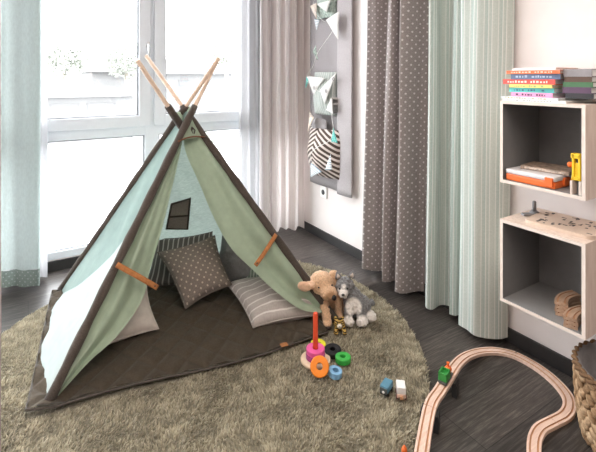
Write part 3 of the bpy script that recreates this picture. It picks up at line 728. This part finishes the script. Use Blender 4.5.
# on the lower shelf: game board and grey tool
t = thing('wooden_game_board', 'rounded wooden puzzle board with dark cut-outs on the lower shelf', 'game board', (1.716, .832, LT + .0005), .08)
def rrect(bm, hx, hy, r, z0, z1, mi=0, off=(0, 0)):
    pts = []
    for cx, cy, a0 in ((hx - r, hy - r, 0), (-hx + r, hy - r, PI / 2), (-hx + r, -hy + r, PI), (hx - r, -hy + r, 1.5 * PI)):
        for k in range(7): a = a0 + PI / 2 * k / 6; pts.append((off[0] + cx + r * math.cos(a), off[1] + cy + r * math.sin(a)))
    lo = [bm.verts.new((x, y, z0)) for x, y in pts]; hi = [bm.verts.new((x, y, z1)) for x, y in pts]; n = len(pts)
    fs = [bm.faces.new(hi), bm.faces.new(list(reversed(lo)))] + [bm.faces.new((lo[i], lo[(i + 1) % n], hi[(i + 1) % n], hi[i])) for i in range(n)]
    for f in fs: f.material_index = mi
    return bm
bm = rrect(bmesh.new(), .095, .118, .03, 0, .013); random.seed(3)
for k in range(46):
    x, y = random.uniform(-.078, .078), random.uniform(-.10, .10); a, c = random.uniform(.003, .010), random.uniform(.002, .005)
    if random.random() < .5: a, c = c, a
    box(bm, (x - a, y - c, .0131), (x + a, y + c, .0136), mi=1)
obj('board', bm, [plain('pale_tan_board', (.66, .52, .42), .5, .35, .06, 12), plain('dark_cutout', (.10, .085, .08), .7)], t)
t = thing('grey_peg_toy', 'grey plastic cross base with upright peg at the left end of the lower shelf', 'toy', (1.735, .966, LT + .0005), .5)
M['greyp'] = plain('grey_plastic', (.21, .21, .22), .5, .4, .06)
bm = bmesh.new()
for a in (0, 2.2, 4.1): box(bm, (0, -.011, 0), (.052, .011, .010), bev=.004, mat=Matrix.Rotation(a, 4, 'Z'))
lathe(bm, [(.018, 0), (.018, .014), (.012, .018)], 20); obj('cross_base', bm, 'greyp', t)
obj('peg', lathe(bmesh.new(), [(.008, .014), (.007, .055), (.005, .058)], 16), 'greyp', t)
# track pieces stored inside the lower shelf
def track_sweep(path, w=.042, h=.012, ends=True):
    """flat rail section with two wheel grooves swept along a path (top surface at the path)"""
    P = [Vector(p) for p in path]; bm = bmesh.new(); g, e = .0052, .0028; a = w / 2; gi, go = .0085, .0085 + g
    prof = [(-a, -h), (a, -h), (a, -.001), (a - .001, 0), (go, 0), (go, -e), (gi, -e), (gi, 0), (-gi, 0), (-gi, -e), (-go, -e), (-go, 0), (-a + .001, 0), (-a, -.001)]
    mi = [0, 0, 0, 0, 1, 1, 1, 0, 1, 1, 1, 0, 0, 0]; rings = []
    for i, p in enumerate(P):
        d = (P[min(i + 1, len(P) - 1)] - P[max(i - 1, 0)]); d.normalize(); s = Vector((d.y, -d.x, 0)).normalized(); n = s.cross(d).normalized()
        if n.z < 0: n = -n
        rings.append([bm.verts.new(p + s * x + n * y) for x, y in prof])
    k = len(prof)
    for r0, r1 in zip(rings, rings[1:]):
        for j in range(k): f = bm.faces.new((r0[j], r1[j], r1[(j + 1) % k], r0[(j + 1) % k])); f.material_index = mi[j]
    for r, rev in ((rings[0], False), (rings[-1], True)):
        vs = list(reversed(r)) if rev else r
        bm.faces.new(vs)
    bmesh.ops.recalc_face_normals(bm, faces=bm.faces[:]); return bm
def arc(r, a0, a1, n=14): return [(r * math.cos(a0 + (a1 - a0) * i / n), r * math.sin(a0 + (a1 - a0) * i / n), 0) for i in range(n + 1)]
k = 0
for (x, y, zz, rz) in [(1.648, .766, 0, 0), (1.648, .766, 1, .03), (1.648, .766, 2, -.02), (1.70, .826, 0, .1), (1.70, .826, 1, .06), (1.70, .826, 2, .1), (1.70, .826, 3, .05)]:
    front = y < .8
    t = thing('track_piece', ('short curved track piece, %s of the front bundle in the lower shelf' if front else 'short curved track piece, %s of the rear bundle in the lower shelf') % ['bottom piece', 'second piece up', 'topmost piece' if front else 'third piece up', 'topmost piece'][zz], 'toy track', (x, y, LB + .0135 + .0132 * zz), rz, 'spare curved tracks in the lower shelf')
    pts = [(-.062 + p * .124, -.020 + .026 * math.cos((p - .5) * 2.2), 0) for p in [i / 10 for i in range(11)]]
    obj('rail', track_sweep(pts), ['oldtrack', 'groove'], t)

# ------------------------------------------------------------------ train set
def px3(L_): return [fl(a, b_, z) for a, b_, z in L_]
main = catmull(px3([(419, 470, .075), (421.5, 452, .075), (430, 406, .075), (440, 389, .074), (449.5, 374, .072), (456, 364, .064), (464, 356.5, .045), (474, 352, .024), (485, 350, .014), (498, 350, .013), (515, 354, .013), (533.6, 363.5, .013), (548.7, 374.3, .013), (560.4, 385.4, .013), (568.1, 396.4, .013), (569.3, 406, .013), (564.8, 414, .013), (553.7, 420, .013), (541, 427, .013), (535.5, 436, .013), (534, 446, .013), (534.3, 458, .013), (536, 474, .013)]), 6)
cuts = [0, 12, 24, 42, 60, 78, 102, len(main) - 1]
labs = ['straight wooden track piece raised on the dark pier nearest the camera', 'straight raised wooden track piece that carries the green train', 'S-shaped wooden ramp track coming down beside the green train', 'curved wooden track piece at the far side of the loop below the striped curtain',
        'curved wooden track piece below the lower wall shelf', 'curved wooden track piece next to the woven basket', 'curved wooden track piece at the bottom edge of the loop']
for i, lab in enumerate(labs):
    seg = main[cuts[i]:cuts[i + 1] + 1]; o0 = seg[0].copy(); o0.z = 0
    seg = [p.copy() for p in seg]; d0 = (seg[1] - seg[0]).normalized(); d1 = (seg[-1] - seg[-2]).normalized(); seg[0] = seg[0] + d0 * .0008; seg[-1] = seg[-1] - d1 * .0008
    t = thing('track_piece', lab, 'toy track', o0, 0, 'wooden train track'); obj('rail', track_sweep([p - o0 for p in seg]), ['track', 'groove'], t)
M['pier'] = plain('dark_grey_pier', (.030, .029, .029), .5, .4, .1)
def pier(idx, ht, lab):
    p, d = main[idx], (main[idx + 1] - main[idx - 1]); t = thing('bridge_pier', lab, 'toy bridge pier', (p.x, p.y, 0), math.atan2(d.y, d.x), 'dark piers under the raised track')
    bm = bmesh.new(); box(bm, (-.022, -.030, ht - .014), (.022, .030, ht), bev=.002); obj('cap', bm, 'pier', t)
    for s in (-1, 1):
        obj('leg', B((-.016, s * .022 - .009, 0), (.016, s * .022 + .009, ht - .014), bev=.002), 'pier', t)
pier(12, .0615, 'dark bridge pier under the track nearest the rug edge'); pier(24, .0575, 'dark bridge pier under the track beneath the green train')
# green engine on the raised track
p, d = main[21], (main[24] - main[18]).normalized(); t = thing('toy_train', 'green toy wagon with orange nose standing on the raised track', 'toy train', p + Vector((0, 0, -.0026)), math.atan2(d.y, d.x))
M['green'] = plain('green_paint', (.04, .30, .06), .4, .5, .06); M['dgrey'] = plain('dark_grey_paint', (.09, .10, .10), .45, .4, .1)
obj('chassis', B((-.030, -.016, .008), (.045, .016, .016), bev=.002), 'dgrey', t)
bm = bmesh.new(); box(bm, (-.028, -.016, .016), (.012, .016, .036), bev=.003); 
for lo, hi in (((-.028, -.016, .035), (-.023, .016, .046)), ((.007, -.016, .035), (.012, .016, .046)), ((-.028, -.016, .035), (.012, -.011, .046)), ((-.028, .011, .035), (.012, .016, .046))): box(bm, lo, hi, bev=.001)
obj('wagon_body', bm, 'green', t)
bm = lathe(bmesh.new(), [(.012, .0), (.0125, .024), (.010, .030), (.004, .033)], 18, mat=Matrix.Translation((.014, 0, .029)) @ Matrix.Rotation(PI / 2, 4, 'Y')); obj('nose', bm, 'orange', t)
bm = lathe(bmesh.new(), [(.005, 0), (.004, .012), (.006, .016)], 14, mat=Matrix.Translation((.034, 0, .038))); obj('chimney', bm, 'orange', t)
for x in (-.018, .030):
    for s in (-1, 1): obj('wheel', lathe(bmesh.new(), [(.007, -.002), (.008, 0), (.007, .002)], 16, mat=Matrix.Translation((x, s * .0112, .008)) @ Matrix.Rotation(PI / 2, 4, 'X')), 'black', t)

# ------------------------------------------------------------------ toys on the rug
RZ = .020
def wheels(t, xs, w, r, mt='black'):
    for x in xs:
        for s in (-1, 1): obj('wheel', lathe(bmesh.new(), [(r * .8, -.003), (r, -.002), (r, .002), (r * .8, .003)], 16, mat=Matrix.Translation((x, s * w, r)) @ Matrix.Rotation(PI / 2, 4, 'X')), mt, t)
M['blue'] = plain('blue_paint', (.10, .24, .33), .4, .4, .08); M['wht'] = plain('white_paint', (.80, .78, .77), .4, .4, .03)
q = fl(386.5, 392, RZ); a, b_ = fl(391, 384, RZ), fl(383, 396, RZ); d = b_ - a
t = thing('toy_car', 'blue wooden toy wagon on the rug beside the white one', 'toy car', q, math.atan2(d.y, d.x), 'toy wagons on the rug')
obj('body', B((-.026, -.0165, .012), (.026, .0165, .036), bev=.005), 'blue', t); obj('chassis', B((-.028, -.015, .005), (.028, .015, .012), bev=.002), 'black', t)
obj('front_panel', B((.0262, -.014, .010), (.0285, .014, .030), bev=.001), 'dgrey', t); obj('headlight', ell(bmesh.new(), (.029, 0, .016), (.003, .005, .005)), 'wht', t); wheels(t, (-.016, .016), .0145, .008)
q = fl(401, 396.5, RZ); a, b_ = fl(399.5, 384, RZ), fl(401.7, 400, RZ); d = b_ - a
t = thing('toy_car', 'white boxy toy wagon with pale wooden base on the rug', 'toy car', q, math.atan2(d.y, d.x), 'toy wagons on the rug')
obj('body', B((-.026, -.016, .020), (.018, .016, .044), bev=.002), 'wht', t); obj('base', B((-.026, -.016, .008), (.020, .016, .020), bev=.001), 'track', t)
obj('coupling', B((.020, -.006, .008), (.030, .006, .018), bev=.002), 'groove', t); wheels(t, (-.015, .012), .0155, .008, plain('dark_red_wheel', (.13, .035, .03), .5))
q = fl(404.3, 453, RZ); t = thing('toy_peg', 'small orange toy peg lying at the near edge of the rug', 'toy', q, 0)
obj('peg', lathe(bmesh.new(), [(.009, 0), (.0085, .012), (.006, .018), (.002, .020)], 18), 'orange', t); obj('tip', ell(bmesh.new(), (0, 0, .021), (.004, .004, .003)), 'orange', t)
# ring stacker
def ring_bm(r, h, hole=.0085):
    k = h / 2; e = .0022
    return lathe_closed(bmesh.new(), [(hole, -k + .002), (hole + .0006, -k), (r - 2 * e, -k), (r - e, -k), (r, -k + e), (r, -k + 1.5 * e), (r, k - 1.5 * e), (r, k - e), (r - e, k), (r - 2 * e, k), (hole + .003, k), (hole + .001, k), (hole, k - .001), (hole, k - .003)], 40)
sc_ = fl(315.5, 361, RZ)
t = thing('ring_stacker', 'wooden stacking toy base with tall red peg standing on the rug', 'stacking toy', sc_)
obj('base_disc', lathe(bmesh.new(), [(.058, 0), (.062, .003), (.062, .010), (.058, .013), (.012, .0132)], 44), plain('pale_maple', (.74, .57, .41), .5), t)
M['red'] = plain('red_paint', (.75, .09, .035), .4, .4, .06)
obj('peg', lathe(bmesh.new(), [(.0115, .012), (.0105, .10), (.0098, .196), (.008, .200), (.0075, .2005)], 20), 'red', t)
def ring(label, colr, r, h, loc, rot=(0, 0, 0), nm='x'):
    o = obj('stacking_ring', ring_bm(r, h, .0122), plain('paint_' + nm, colr, .4, .4, .05), None, False); o.location = loc; o.rotation_euler = rot
    return tag(o, label, 'stacking ring', 'coloured stacking rings')
ring('purple wooden ring on the red peg, below the pink one', (.34, .05, .20), .040, .020, sc_ + Vector((0, 0, .0235)), nm='purple')
ring('pink wooden ring on the red peg, above the purple one', (.80, .12, .36), .0385, .022, sc_ + Vector((0, 0, .0448)), nm='pink')
def lay(px, py, h): return fl(px, py, RZ + h) - Vector((0, 0, h / 2 - .0)) 
ring('yellow wooden ring lying behind the red peg', (.88, .80, .05), .033, .02, lay(318.2, 342.8, .02), (.03, .04, 0), 'yellow')
ring('black wooden ring lying between the yellow and green rings', (.012, .012, .014), .036, .022, lay(332.7, 348.5, .022), (.05, -.06, 0), 'black')
ring('green wooden ring lying rightmost of the loose rings', (.05, .42, .07), .0325, .022, lay(343, 356, .022), (-.04, .03, 0), 'green')
ring('pale blue wooden ring lying nearest to the camera', (.23, .45, .68), .0270, .024, lay(335.2, 369.5, .024), (.12, .1, 0), 'blue')
oq = fl(319.6, 366.6, RZ + .036)
ring('orange wooden ring leaning against the stacking toy base', (.88, .25, .02), .0370, .020, oq, Vector((-.45, -.70, .62)).normalized().to_track_quat('Z', 'Y').to_euler(), 'orange')

# ------------------------------------------------------------------ plush animals (local axes: x to the right, y away, z up)
def plush_mat(name, base, spots, var=.25):
    """base colour plus soft patches given in the toy's own coordinates: (centre, radius, colour)"""
    m, nt, out = new_mat(name); tc = N(nt, 'ShaderNodeTexCoord'); c = None
    f = noise_n(nt, tc.outputs['Object'], 130, 4, .7)
    c = ramp(nt, f, [(.3, tuple(k * (1 - var) for k in base)), (.7, tuple(min(1, k * (1 + var)) for k in base))])
    for ce, r, sc in spots:
        vs = N(nt, 'ShaderNodeVectorMath', operation='DISTANCE'); L(nt, tc.outputs['Object'], vs.inputs[0]); vs.inputs[1].default_value = ce
        d = math_n(nt, 'ADD', vs.outputs['Value'], math_n(nt, 'MULTIPLY', math_n(nt, 'SUBTRACT', f, .5), .012))
        k = N(nt, 'ShaderNodeMapRange'); L(nt, d, k.inputs[0]); k.inputs[1].default_value = r - .005; k.inputs[2].default_value = r + .005; k.inputs[3].default_value = 1; k.inputs[4].default_value = 0
        c = mixc(nt, k.outputs[0], c, sc)
    b = pbsdf(nt, out, .95, .1); b.inputs['Sheen Weight'].default_value = .3; L(nt, c, b.inputs['Base Color']); bump(nt, f, b, .6, .004); return m
def fluffy(bm, name, mt, root, vox=.0045, amp=.003):
    o = obj(name, bm, mt, root); baked(o, ('REMESH', dict(mode='VOXEL', voxel_size=vox)), ('SMOOTH', dict(iterations=4, factor=.5)))
    me = o.data
    for v in me.vertices: v.co += v.normal * amp * noise.fractal(v.co * 95, 1, 2, 3)
    return o
AZ = -TH
# tan puppy
t = thing('plush_dog', 'tan plush puppy with floppy ears slumped against the tent pole', 'stuffed animal', fl(333, 327, .018), AZ)
bm = bmesh.new()
ell(bm, (-.015, .135, .085), (.065, .065, .085)); ell(bm, (-.050, .075, .172), (.064, .058, .056)); ell(bm, (-.02, .025, .150), (.042, .040, .034)); ell(bm, (-.035, .09, .13), (.045, .05, .05))
capsule(bm, (-.045, .070, .12), (-.026, .008, .022), .024, .022); capsule(bm, (.030, .085, .12), (.034, .068, .024), .024, .020)
ell(bm, (-.026, -.004, .018), (.022, .026, .016)); ell(bm, (.036, .056, .018), (.02, .024, .016)); ell(bm, (.05, .13, .04), (.045, .06, .038)); ell(bm, (-.07, .13, .04), (.045, .05, .038))
tan = plush_mat('tan_plush', (.63, .41, .26), [((-.012, -.01, .15), .022, (.42, .24, .13))])
M['tan'] = tan; fluffy(bm, 'body', 'tan', t)
M['tanin'] = cloth('tan_ear', (.72, .47, .32), var=.15)
bm = ell(bmesh.new(), (-.136, .004, .190), (.034, .014, .024), Matrix.Rotation(.25, 4, 'Y')); ell(bm, (-.106, .030, .184), (.026, .024, .018)); fluffy(bm, 'ear', 'tanin', t, .004, .002)
bm = ell(bmesh.new(), (.004, .085, .198), (.026, .020, .036), Matrix.Rotation(.5, 4, 'Y')); ell(bm, (.016, .08, .170), (.018, .016, .032)); fluffy(bm, 'ear', 'tan', t, .004, .002)
obj('nose', ell(bmesh.new(), (.004, -.008, .142), (.012, .010, .013)), 'black', t)
obj('eye', ell(bmesh.new(), (-.066, .022, .176), (.0045, .004, .0045)), 'black', t); obj('eye', ell(bmesh.new(), (-.002, .032, .182), (.0045, .004, .0045)), 'black', t)
obj('paw_pad', ell(bmesh.new(), (-.022, -.030, .012), (.014, .005, .008)), plain('dark_pad', (.05, .035, .03), .8), t)
# grey and white puppy
t = thing('plush_dog', 'grey and white plush husky puppy sitting right of the tan one', 'stuffed animal', fl(355, 326, .018), AZ)
bm = bmesh.new()
ell(bm, (.0, .055, .085), (.048, .045, .072)); ell(bm, (.040, .075, .055), (.048, .055, .052)); ell(bm, (-.043, .050, .165), (.046, .043, .043)); ell(bm, (-.055, .010, .150), (.024, .025, .020)); ell(bm, (-.02, .055, .125), (.04, .04, .03))
capsule(bm, (-.025, .035, .085), (-.031, .006, .024), .022, .020); capsule(bm, (.030, .035, .085), (.032, .006, .024), .023, .021)
ell(bm, (-.031, -.004, .022), (.025, .027, .021)); ell(bm, (.033, -.004, .023), (.027, .029, .023)); ell(bm, (.080, .040, .024), (.030, .027, .024)); capsule(bm, (.05, .075, .035), (.078, .045, .024), .03, .022)
capsule(bm, (.06, .11, .04), (.10, .10, .06), .018, .014)
Wt = (.80, .76, .72)
husky = plush_mat('husky_plush', (.20, .20, .205), [((-.006, .003, .088), .040, Wt), ((-.058, -.004, .146), .030, Wt), ((-.031, -.006, .018), .032, Wt), ((.034, -.006, .018), .034, Wt), ((.086, .035, .02), .034, Wt), ((-.052, .010, .182), .011, Wt), ((-.075, .02, .15), .018, Wt)], .45)
M['husky'] = husky; fluffy(bm, 'body', 'husky', t, .0038, .0065)
M['huskyear'] = cloth('grey_plush_ear', (.20, .20, .21), var=.35, vscale=120)
for s, c in ((-1, (-.072, .058, .200)), (1, (-.010, .058, .205))):
    bm = bmesh.new(); lathe(bm, [(.017, 0), (.014, .012), (.008, .026), (.002, .034)], 14, mat=Matrix.Translation(c) @ Matrix.Rotation(s * .25, 4, 'Y') @ Matrix.Diagonal((1, .55, 1, 1))); o = obj('ear', bm, 'huskyear', t, True)
    bm = bmesh.new(); lathe(bm, [(.010, 0), (.008, .010), (.001, .022)], 12, mat=Matrix.Translation(Vector(c) + Vector((0, -.0065, .003))) @ Matrix.Rotation(s * .25, 4, 'Y') @ Matrix.Diagonal((1, .35, 1, 1))); obj('inner_ear', bm, 'creamc', o, True)
obj('nose', ell(bmesh.new(), (-.058, -.016, .155), (.008, .006, .006)), 'black', t)
obj('eye', ell(bmesh.new(), (-.072, .010, .172), (.005, .004, .005)), 'black', t); obj('eye', ell(bmesh.new(), (-.034, .008, .174), (.005, .004, .005)), 'black', t)
# little tiger
t = thing('plush_tiger', 'tiny striped plush tiger sitting between the two plush puppies', 'stuffed animal', fl(340, 333, .018), AZ)
bm = bmesh.new(); ell(bm, (0, .020, .030), (.026, .024, .028)); ell(bm, (-.004, .002, .046), (.024, .020, .021)); ell(bm, (-.004, -.016, .040), (.012, .010, .010))
for s in (-1, 1): capsule(bm, (s * .016, .008, .020), (s * .020, -.016, .010), .010, .010); ell(bm, (s * .017 - .004, .006, .066), (.008, .005, .008))
m, nt, out = new_mat('tiger_plush'); b = pbsdf(nt, out, .95, .1); tc = N(nt, 'ShaderNodeTexCoord')
wv = N(nt, 'ShaderNodeTexWave'); wv.inputs['Scale'].default_value = 38; wv.inputs['Distortion'].default_value = 3; wv.inputs['Detail'].default_value = 2; wv.bands_direction = 'Z'; L(nt, tc.outputs['Object'], wv.inputs[0])
c = ramp(nt, wv.outputs['Fac'], [(.35, (.04, .028, .02)), (.5, (.52, .34, .10))])
vs = N(nt, 'ShaderNodeVectorMath', operation='DISTANCE'); L(nt, tc.outputs['Object'], vs.inputs[0]); vs.inputs[1].default_value = (-.004, -.022, .040)
L(nt, mixc(nt, math_n(nt, 'LESS_THAN', vs.outputs['Value'], .013), c, (.75, .7, .62)), b.inputs['Base Color']); M['tiger'] = m
fluffy(bm, 'body', 'tiger', t, .003, .0015)
obj('nose', ell(bmesh.new(), (-.004, -.0265, .044), (.003, .002, .002)), 'black', t)
for s in (-1, 1): obj('eye', ell(bmesh.new(), (-.004 + s * .010, -.0165, .054), (.0025, .002, .0025), u=8, v=6), 'black', t)

# ------------------------------------------------------------------ woven basket
BC, BR0, BR1, BH = Vector((1.672, .594, 0)), .152, .170, .235
t = thing('woven_basket', 'round basket of chunky woven straw with grey lining under the shelves', 'basket', BC)
m, nt, out = new_mat('water_hyacinth'); b = pbsdf(nt, out, .75, .25); at = N(nt, 'ShaderNodeAttribute', attribute_name='tint')
f = noise_n(nt, coords(nt, scale=(1, 1, 3)), 70, 4, .7)
c = ramp(nt, at.outputs['Fac'], [(0, (.11, .058, .028)), (.5, (.30, .185, .10)), (1, (.52, .365, .225))])
L(nt, mixc(nt, .6, c, ramp(nt, f, [(.3, (.25, .25, .25)), (.7, (.7, .7, .7))]), 'OVERLAY'), b.inputs['Base Color']); bump(nt, f, b, .5, .003); M['straw'] = m
def basket_mesh():
    bm = bmesh.new(); tints = []
    rows, per = 9, 30; random.seed(11)
    for r in range(rows):
        z = .015 + (BH - .03) * r / (rows - 1); R = BR0 + (BR1 - BR0) * r / (rows - 1) + .006 * math.sin(r / (rows - 1) * PI)
        for k in range(per):
            a = 2 * PI * (k + .5 * (r % 2)) / per + random.uniform(-.02, .02)
            rot = Matrix.Rotation(a, 4, 'Z') @ Matrix.Rotation(random.uniform(.5, .9) * (1 if k % 2 else -1), 4, 'X')
            n0 = len(bm.verts); ell(bm, (R * math.cos(a), R * math.sin(a), z), (.0095, .0135 + random.uniform(0, .006), .0205), rot, u=8, v=6); tints += [random.uniform(.25, 1)] * (len(bm.verts) - n0)
    n0 = len(bm.verts); lathe_closed(bm, [(BR0 - .006, .004), (BR1 - .008, BH - .01), (BR1, BH - .01), (BR0, .004)], 48); lathe(bm, [(BR0, .0), (BR0, .006)], 48); tints += [.15] * (len(bm.verts) - n0)
    o = obj('woven_body', bm, 'straw', t); a = o.data.attributes.new('tint', 'FLOAT', 'POINT'); a.data.foreach_set('value', tints); return o
basket_mesh()
bm = bmesh.new(); tints = []
for k in range(2):
    pts = [((BR1 + .003) * math.cos(a) + .0, (BR1 + .003) * math.sin(a), BH + .006 * math.sin(a * 17 + k * PI)) for a in [2 * PI * i / 120 for i in range(120)]]
    tube(bm, [(x * (1 + .03 * math.cos(i * .9 + k * PI)), y * (1 + .03 * math.cos(i * .9 + k * PI)), z) for i, (x, y, z) in enumerate(pts)], .0065, 8, closed=True)
o = obj('braided_rim', bm, 'straw', t); a = o.data.attributes.new('tint', 'FLOAT', 'POINT'); a.data.foreach_set('value', [.08] * len(o.data.vertices)); o['label'] = 'darker braided rim'
bm = lathe(bmesh.new(), [(BR1 - .002, BH + .007), (BR1 - .012, BH + .005), (BR0 - .012, .06), (.01, .055)], 48, cap=False); obj('lining', bm, cloth('grey_lining', (.19, .18, .18), var=.12, vscale=60), t, True)

# ------------------------------------------------------------------ outside
GZ = -2.4
M['paving'] = plain('pale_paving', (.35, .35, .35), .9, .1, .05, .6)
o = struct('ground_outside', B((-60, 3.4, GZ - .1), (90, 90, GZ)), 'paving')
M['render'] = plain('white_render', (.155, .155, .155), .9, .1, .02, 2); M['rooftile'] = plain('pale_roof', (.125, .124, .124), .9, .1, .06, 3); M['winglass'] = plain('pale_window', (.105, .107, .11), .4, .4, .05)
def house(name, label, X0, X1, Y0, Y1, ztop, ridge, wins):
    t = thing(name, label, 'building', ((X0 + X1) / 2, Y0, GZ)); cx = (X0 + X1) / 2
    obj('wall', B((X0 - cx, 0, 0), (X1 - cx, Y1 - Y0, ztop - GZ)), 'render', t)
    bm = bmesh.new(); a, b_ = X0 - cx - .4, X1 - cx + .4; d = Y1 - Y0 + .4; zt = ztop - GZ
    vs = [bm.verts.new(p) for p in ((a, -.4, zt), (b_, -.4, zt), (b_, d, zt), (a, d, zt), (a + 1, d / 2, zt + ridge), (b_ - 1, d / 2, zt + ridge))]
    for q in ((0, 1, 5, 4), (2, 3, 4, 5), (1, 2, 5), (3, 0, 4), (3, 2, 1, 0)): bm.faces.new([vs[i] for i in q])
    obj('roof', bm, 'rooftile', t)
    for (x0, x1, z0, z1) in wins:
        w_ = obj('window', B((x0 - cx, -.05, z0 - GZ), (x1 - cx, 0, z1 - GZ)), 'winglass', t)
        obj('window_surround', B((x0 - cx - .06, -.08, z1 - GZ), (x1 - cx + .06, 0, z1 - GZ + .1)), 'rooftile', w_)
def yb(px, py, Y): q = wy(px, py, Y); return q.x, q.z
def win(pa, pb, Y): (x0, z1), (x1, z0) = yb(*pa, Y), yb(*pb, Y); return (x0, x1, z0, z1)
x0, z0 = yb(30, 98, 26); x1, z1 = yb(132, 98, 26)
house('garage_building', 'low pale garage building with two doors seen through the left window', x0, x1, 26, 31, z0, .5, [win((51, 106), (78, 135), 26), win((88, 105), (114, 135), 26)])
x0, _ = yb(92, 70, 38); x1, _ = yb(150, 70, 38); house('house', 'pale house with a hipped roof behind the garages', x0, x1, 38, 46, yb(110, 72, 38)[1], 1.6, [win((114, 73), (122, 79), 38)])
x0, _ = yb(166, 80, 40); x1, _ = yb(232, 80, 40); house('house', 'pale house seen through the right window bay', x0, x1, 40, 50, yb(190, 74, 40)[1], 1.6, [win((179, 81), (188, 86), 40)])
m, nt, out = new_mat('pale_foliage'); b = pbsdf(nt, out, .9, .1); f = noise_n(nt, coords(nt), .9, 3)
L(nt, ramp(nt, f, [(.3, (.24, .255, .22)), (.7, (.34, .35, .32))]), b.inputs['Base Color']); M['leaf'] = m
M['bark'] = plain('bark', (.28, .24, .20), .9)
def tree(px, py, Y, r, label, seed):
    q = wy(px, py, Y); t = thing('tree', label, 'tree', (q.x, q.y, GZ), 0, 'trees outside the window'); h = q.z - GZ; rs = np.random.default_rng(seed)
    obj('trunk', tube(bmesh.new(), [(0, 0, 0), (.05, 0, h * .6), (0, .05, h)], [.22, .16, .06], 8), 'bark', t)
    verts, faces = [], []
    for k in range(5200):
        v = rs.normal(size=3); v /= np.linalg.norm(v); rad = r * rs.uniform(.45, 1.0) * (1 + .28 * noise.noise(Vector(v) * 2.2 + Vector((seed, 0, 0))))
        c = np.array([0, 0, h]) + v * rad * np.array([1, 1, .85]); s = .085 * rs.uniform(.6, 1.3); a = rs.normal(size=3); a /= np.linalg.norm(a); b2 = np.cross(a, rs.normal(size=3)); b2 /= np.linalg.norm(b2)
        i = len(verts); verts += [tuple(c - a * s), tuple(c + b2 * s * .6), tuple(c + a * s), tuple(c - b2 * s * .6)]; faces.append((i, i + 1, i + 2, i + 3))
    me = bpy.data.meshes.new('crown'); me.from_pydata(verts, [], faces); me.materials.append(M['leaf']); o = bpy.data.objects.new('crown', me); C.objects.link(o); o.parent = t
tree(64, 58, 33, 1.6, 'broad tree crown near the teal curtain', 3); tree(92, 44, 54, 3.6, 'tallest tree crown in the middle of the left window', 1); tree(126, 60, 35, 1.7, 'lower tree crown close to the window mullion', 2)
tree(184, 62, 56, 2.6, 'tree crown just right of the mullion', 4); tree(226, 52, 36, 1.9, 'tree crown beside the white sheer curtain', 5)
tree(194, 146, 9, .45, 'small shrub outside the lower right pane', 6)

# ------------------------------------------------------------------ light
w = bpy.data.worlds.new('overcast'); bpy.context.scene.world = w; w.use_nodes = True
nt = w.node_tree; bg = nt.nodes['Background']; tc = N(nt, 'ShaderNodeTexCoord'); f = noise_n(nt, tc.outputs['Generated'], 2, 3)
L(nt, ramp(nt, f, [(.3, (.90, .95, 1.0)), (.7, (1, 1, 1))]), bg.inputs['Color']); bg.inputs['Strength'].default_value = 15.5
def area(name, loc, rot, sx, sy, e, c=(1, 1, 1), portal=False):
    l = bpy.data.lights.new(name, 'AREA'); l.shape = 'RECTANGLE'; l.size = sx; l.size_y = sy; l.energy = e; l.color = c
    if portal: l.cycles.is_portal = True
    o = bpy.data.objects.new(name, l); C.objects.link(o); o.location = loc; o.rotation_euler = rot; return o
area('window_portal', ((W0 + W1) / 2, WY + .14, 1.25), (-PI / 2, 0, 0), W1 - W0, 2.4, 1, portal=True)
area('ceiling_lamp', (.25, .25, ZC - .03), (0, 0, 0), 2.0, 1.6, 50, (1, .90, .80))

# ------------------------------------------------------------------ camera
cd = bpy.data.cameras.new('camera'); cam = bpy.data.objects.new('camera', cd); C.objects.link(cam)
cam.location = EYE; cam.rotation_euler = (PI / 2, 0, -TH)
cd.sensor_fit = 'HORIZONTAL'; cd.sensor_width = 36; cd.lens = 36 * FPX / 596; cd.shift_x = 0; cd.shift_y = -(226 - CY) / 596
cd.clip_start = .02; cd.clip_end = 300
bpy.context.scene.camera = cam
sc = bpy.context.scene
sc.view_settings.view_transform = 'Standard'; sc.view_settings.look = 'None'; sc.view_settings.exposure = 0; sc.view_settings.gamma = 1
sc.cycles.max_bounces = 10; sc.cycles.transparent_max_bounces = 16; sc.cycles.diffuse_bounces = 6
sc.cycles.use_denoising = True
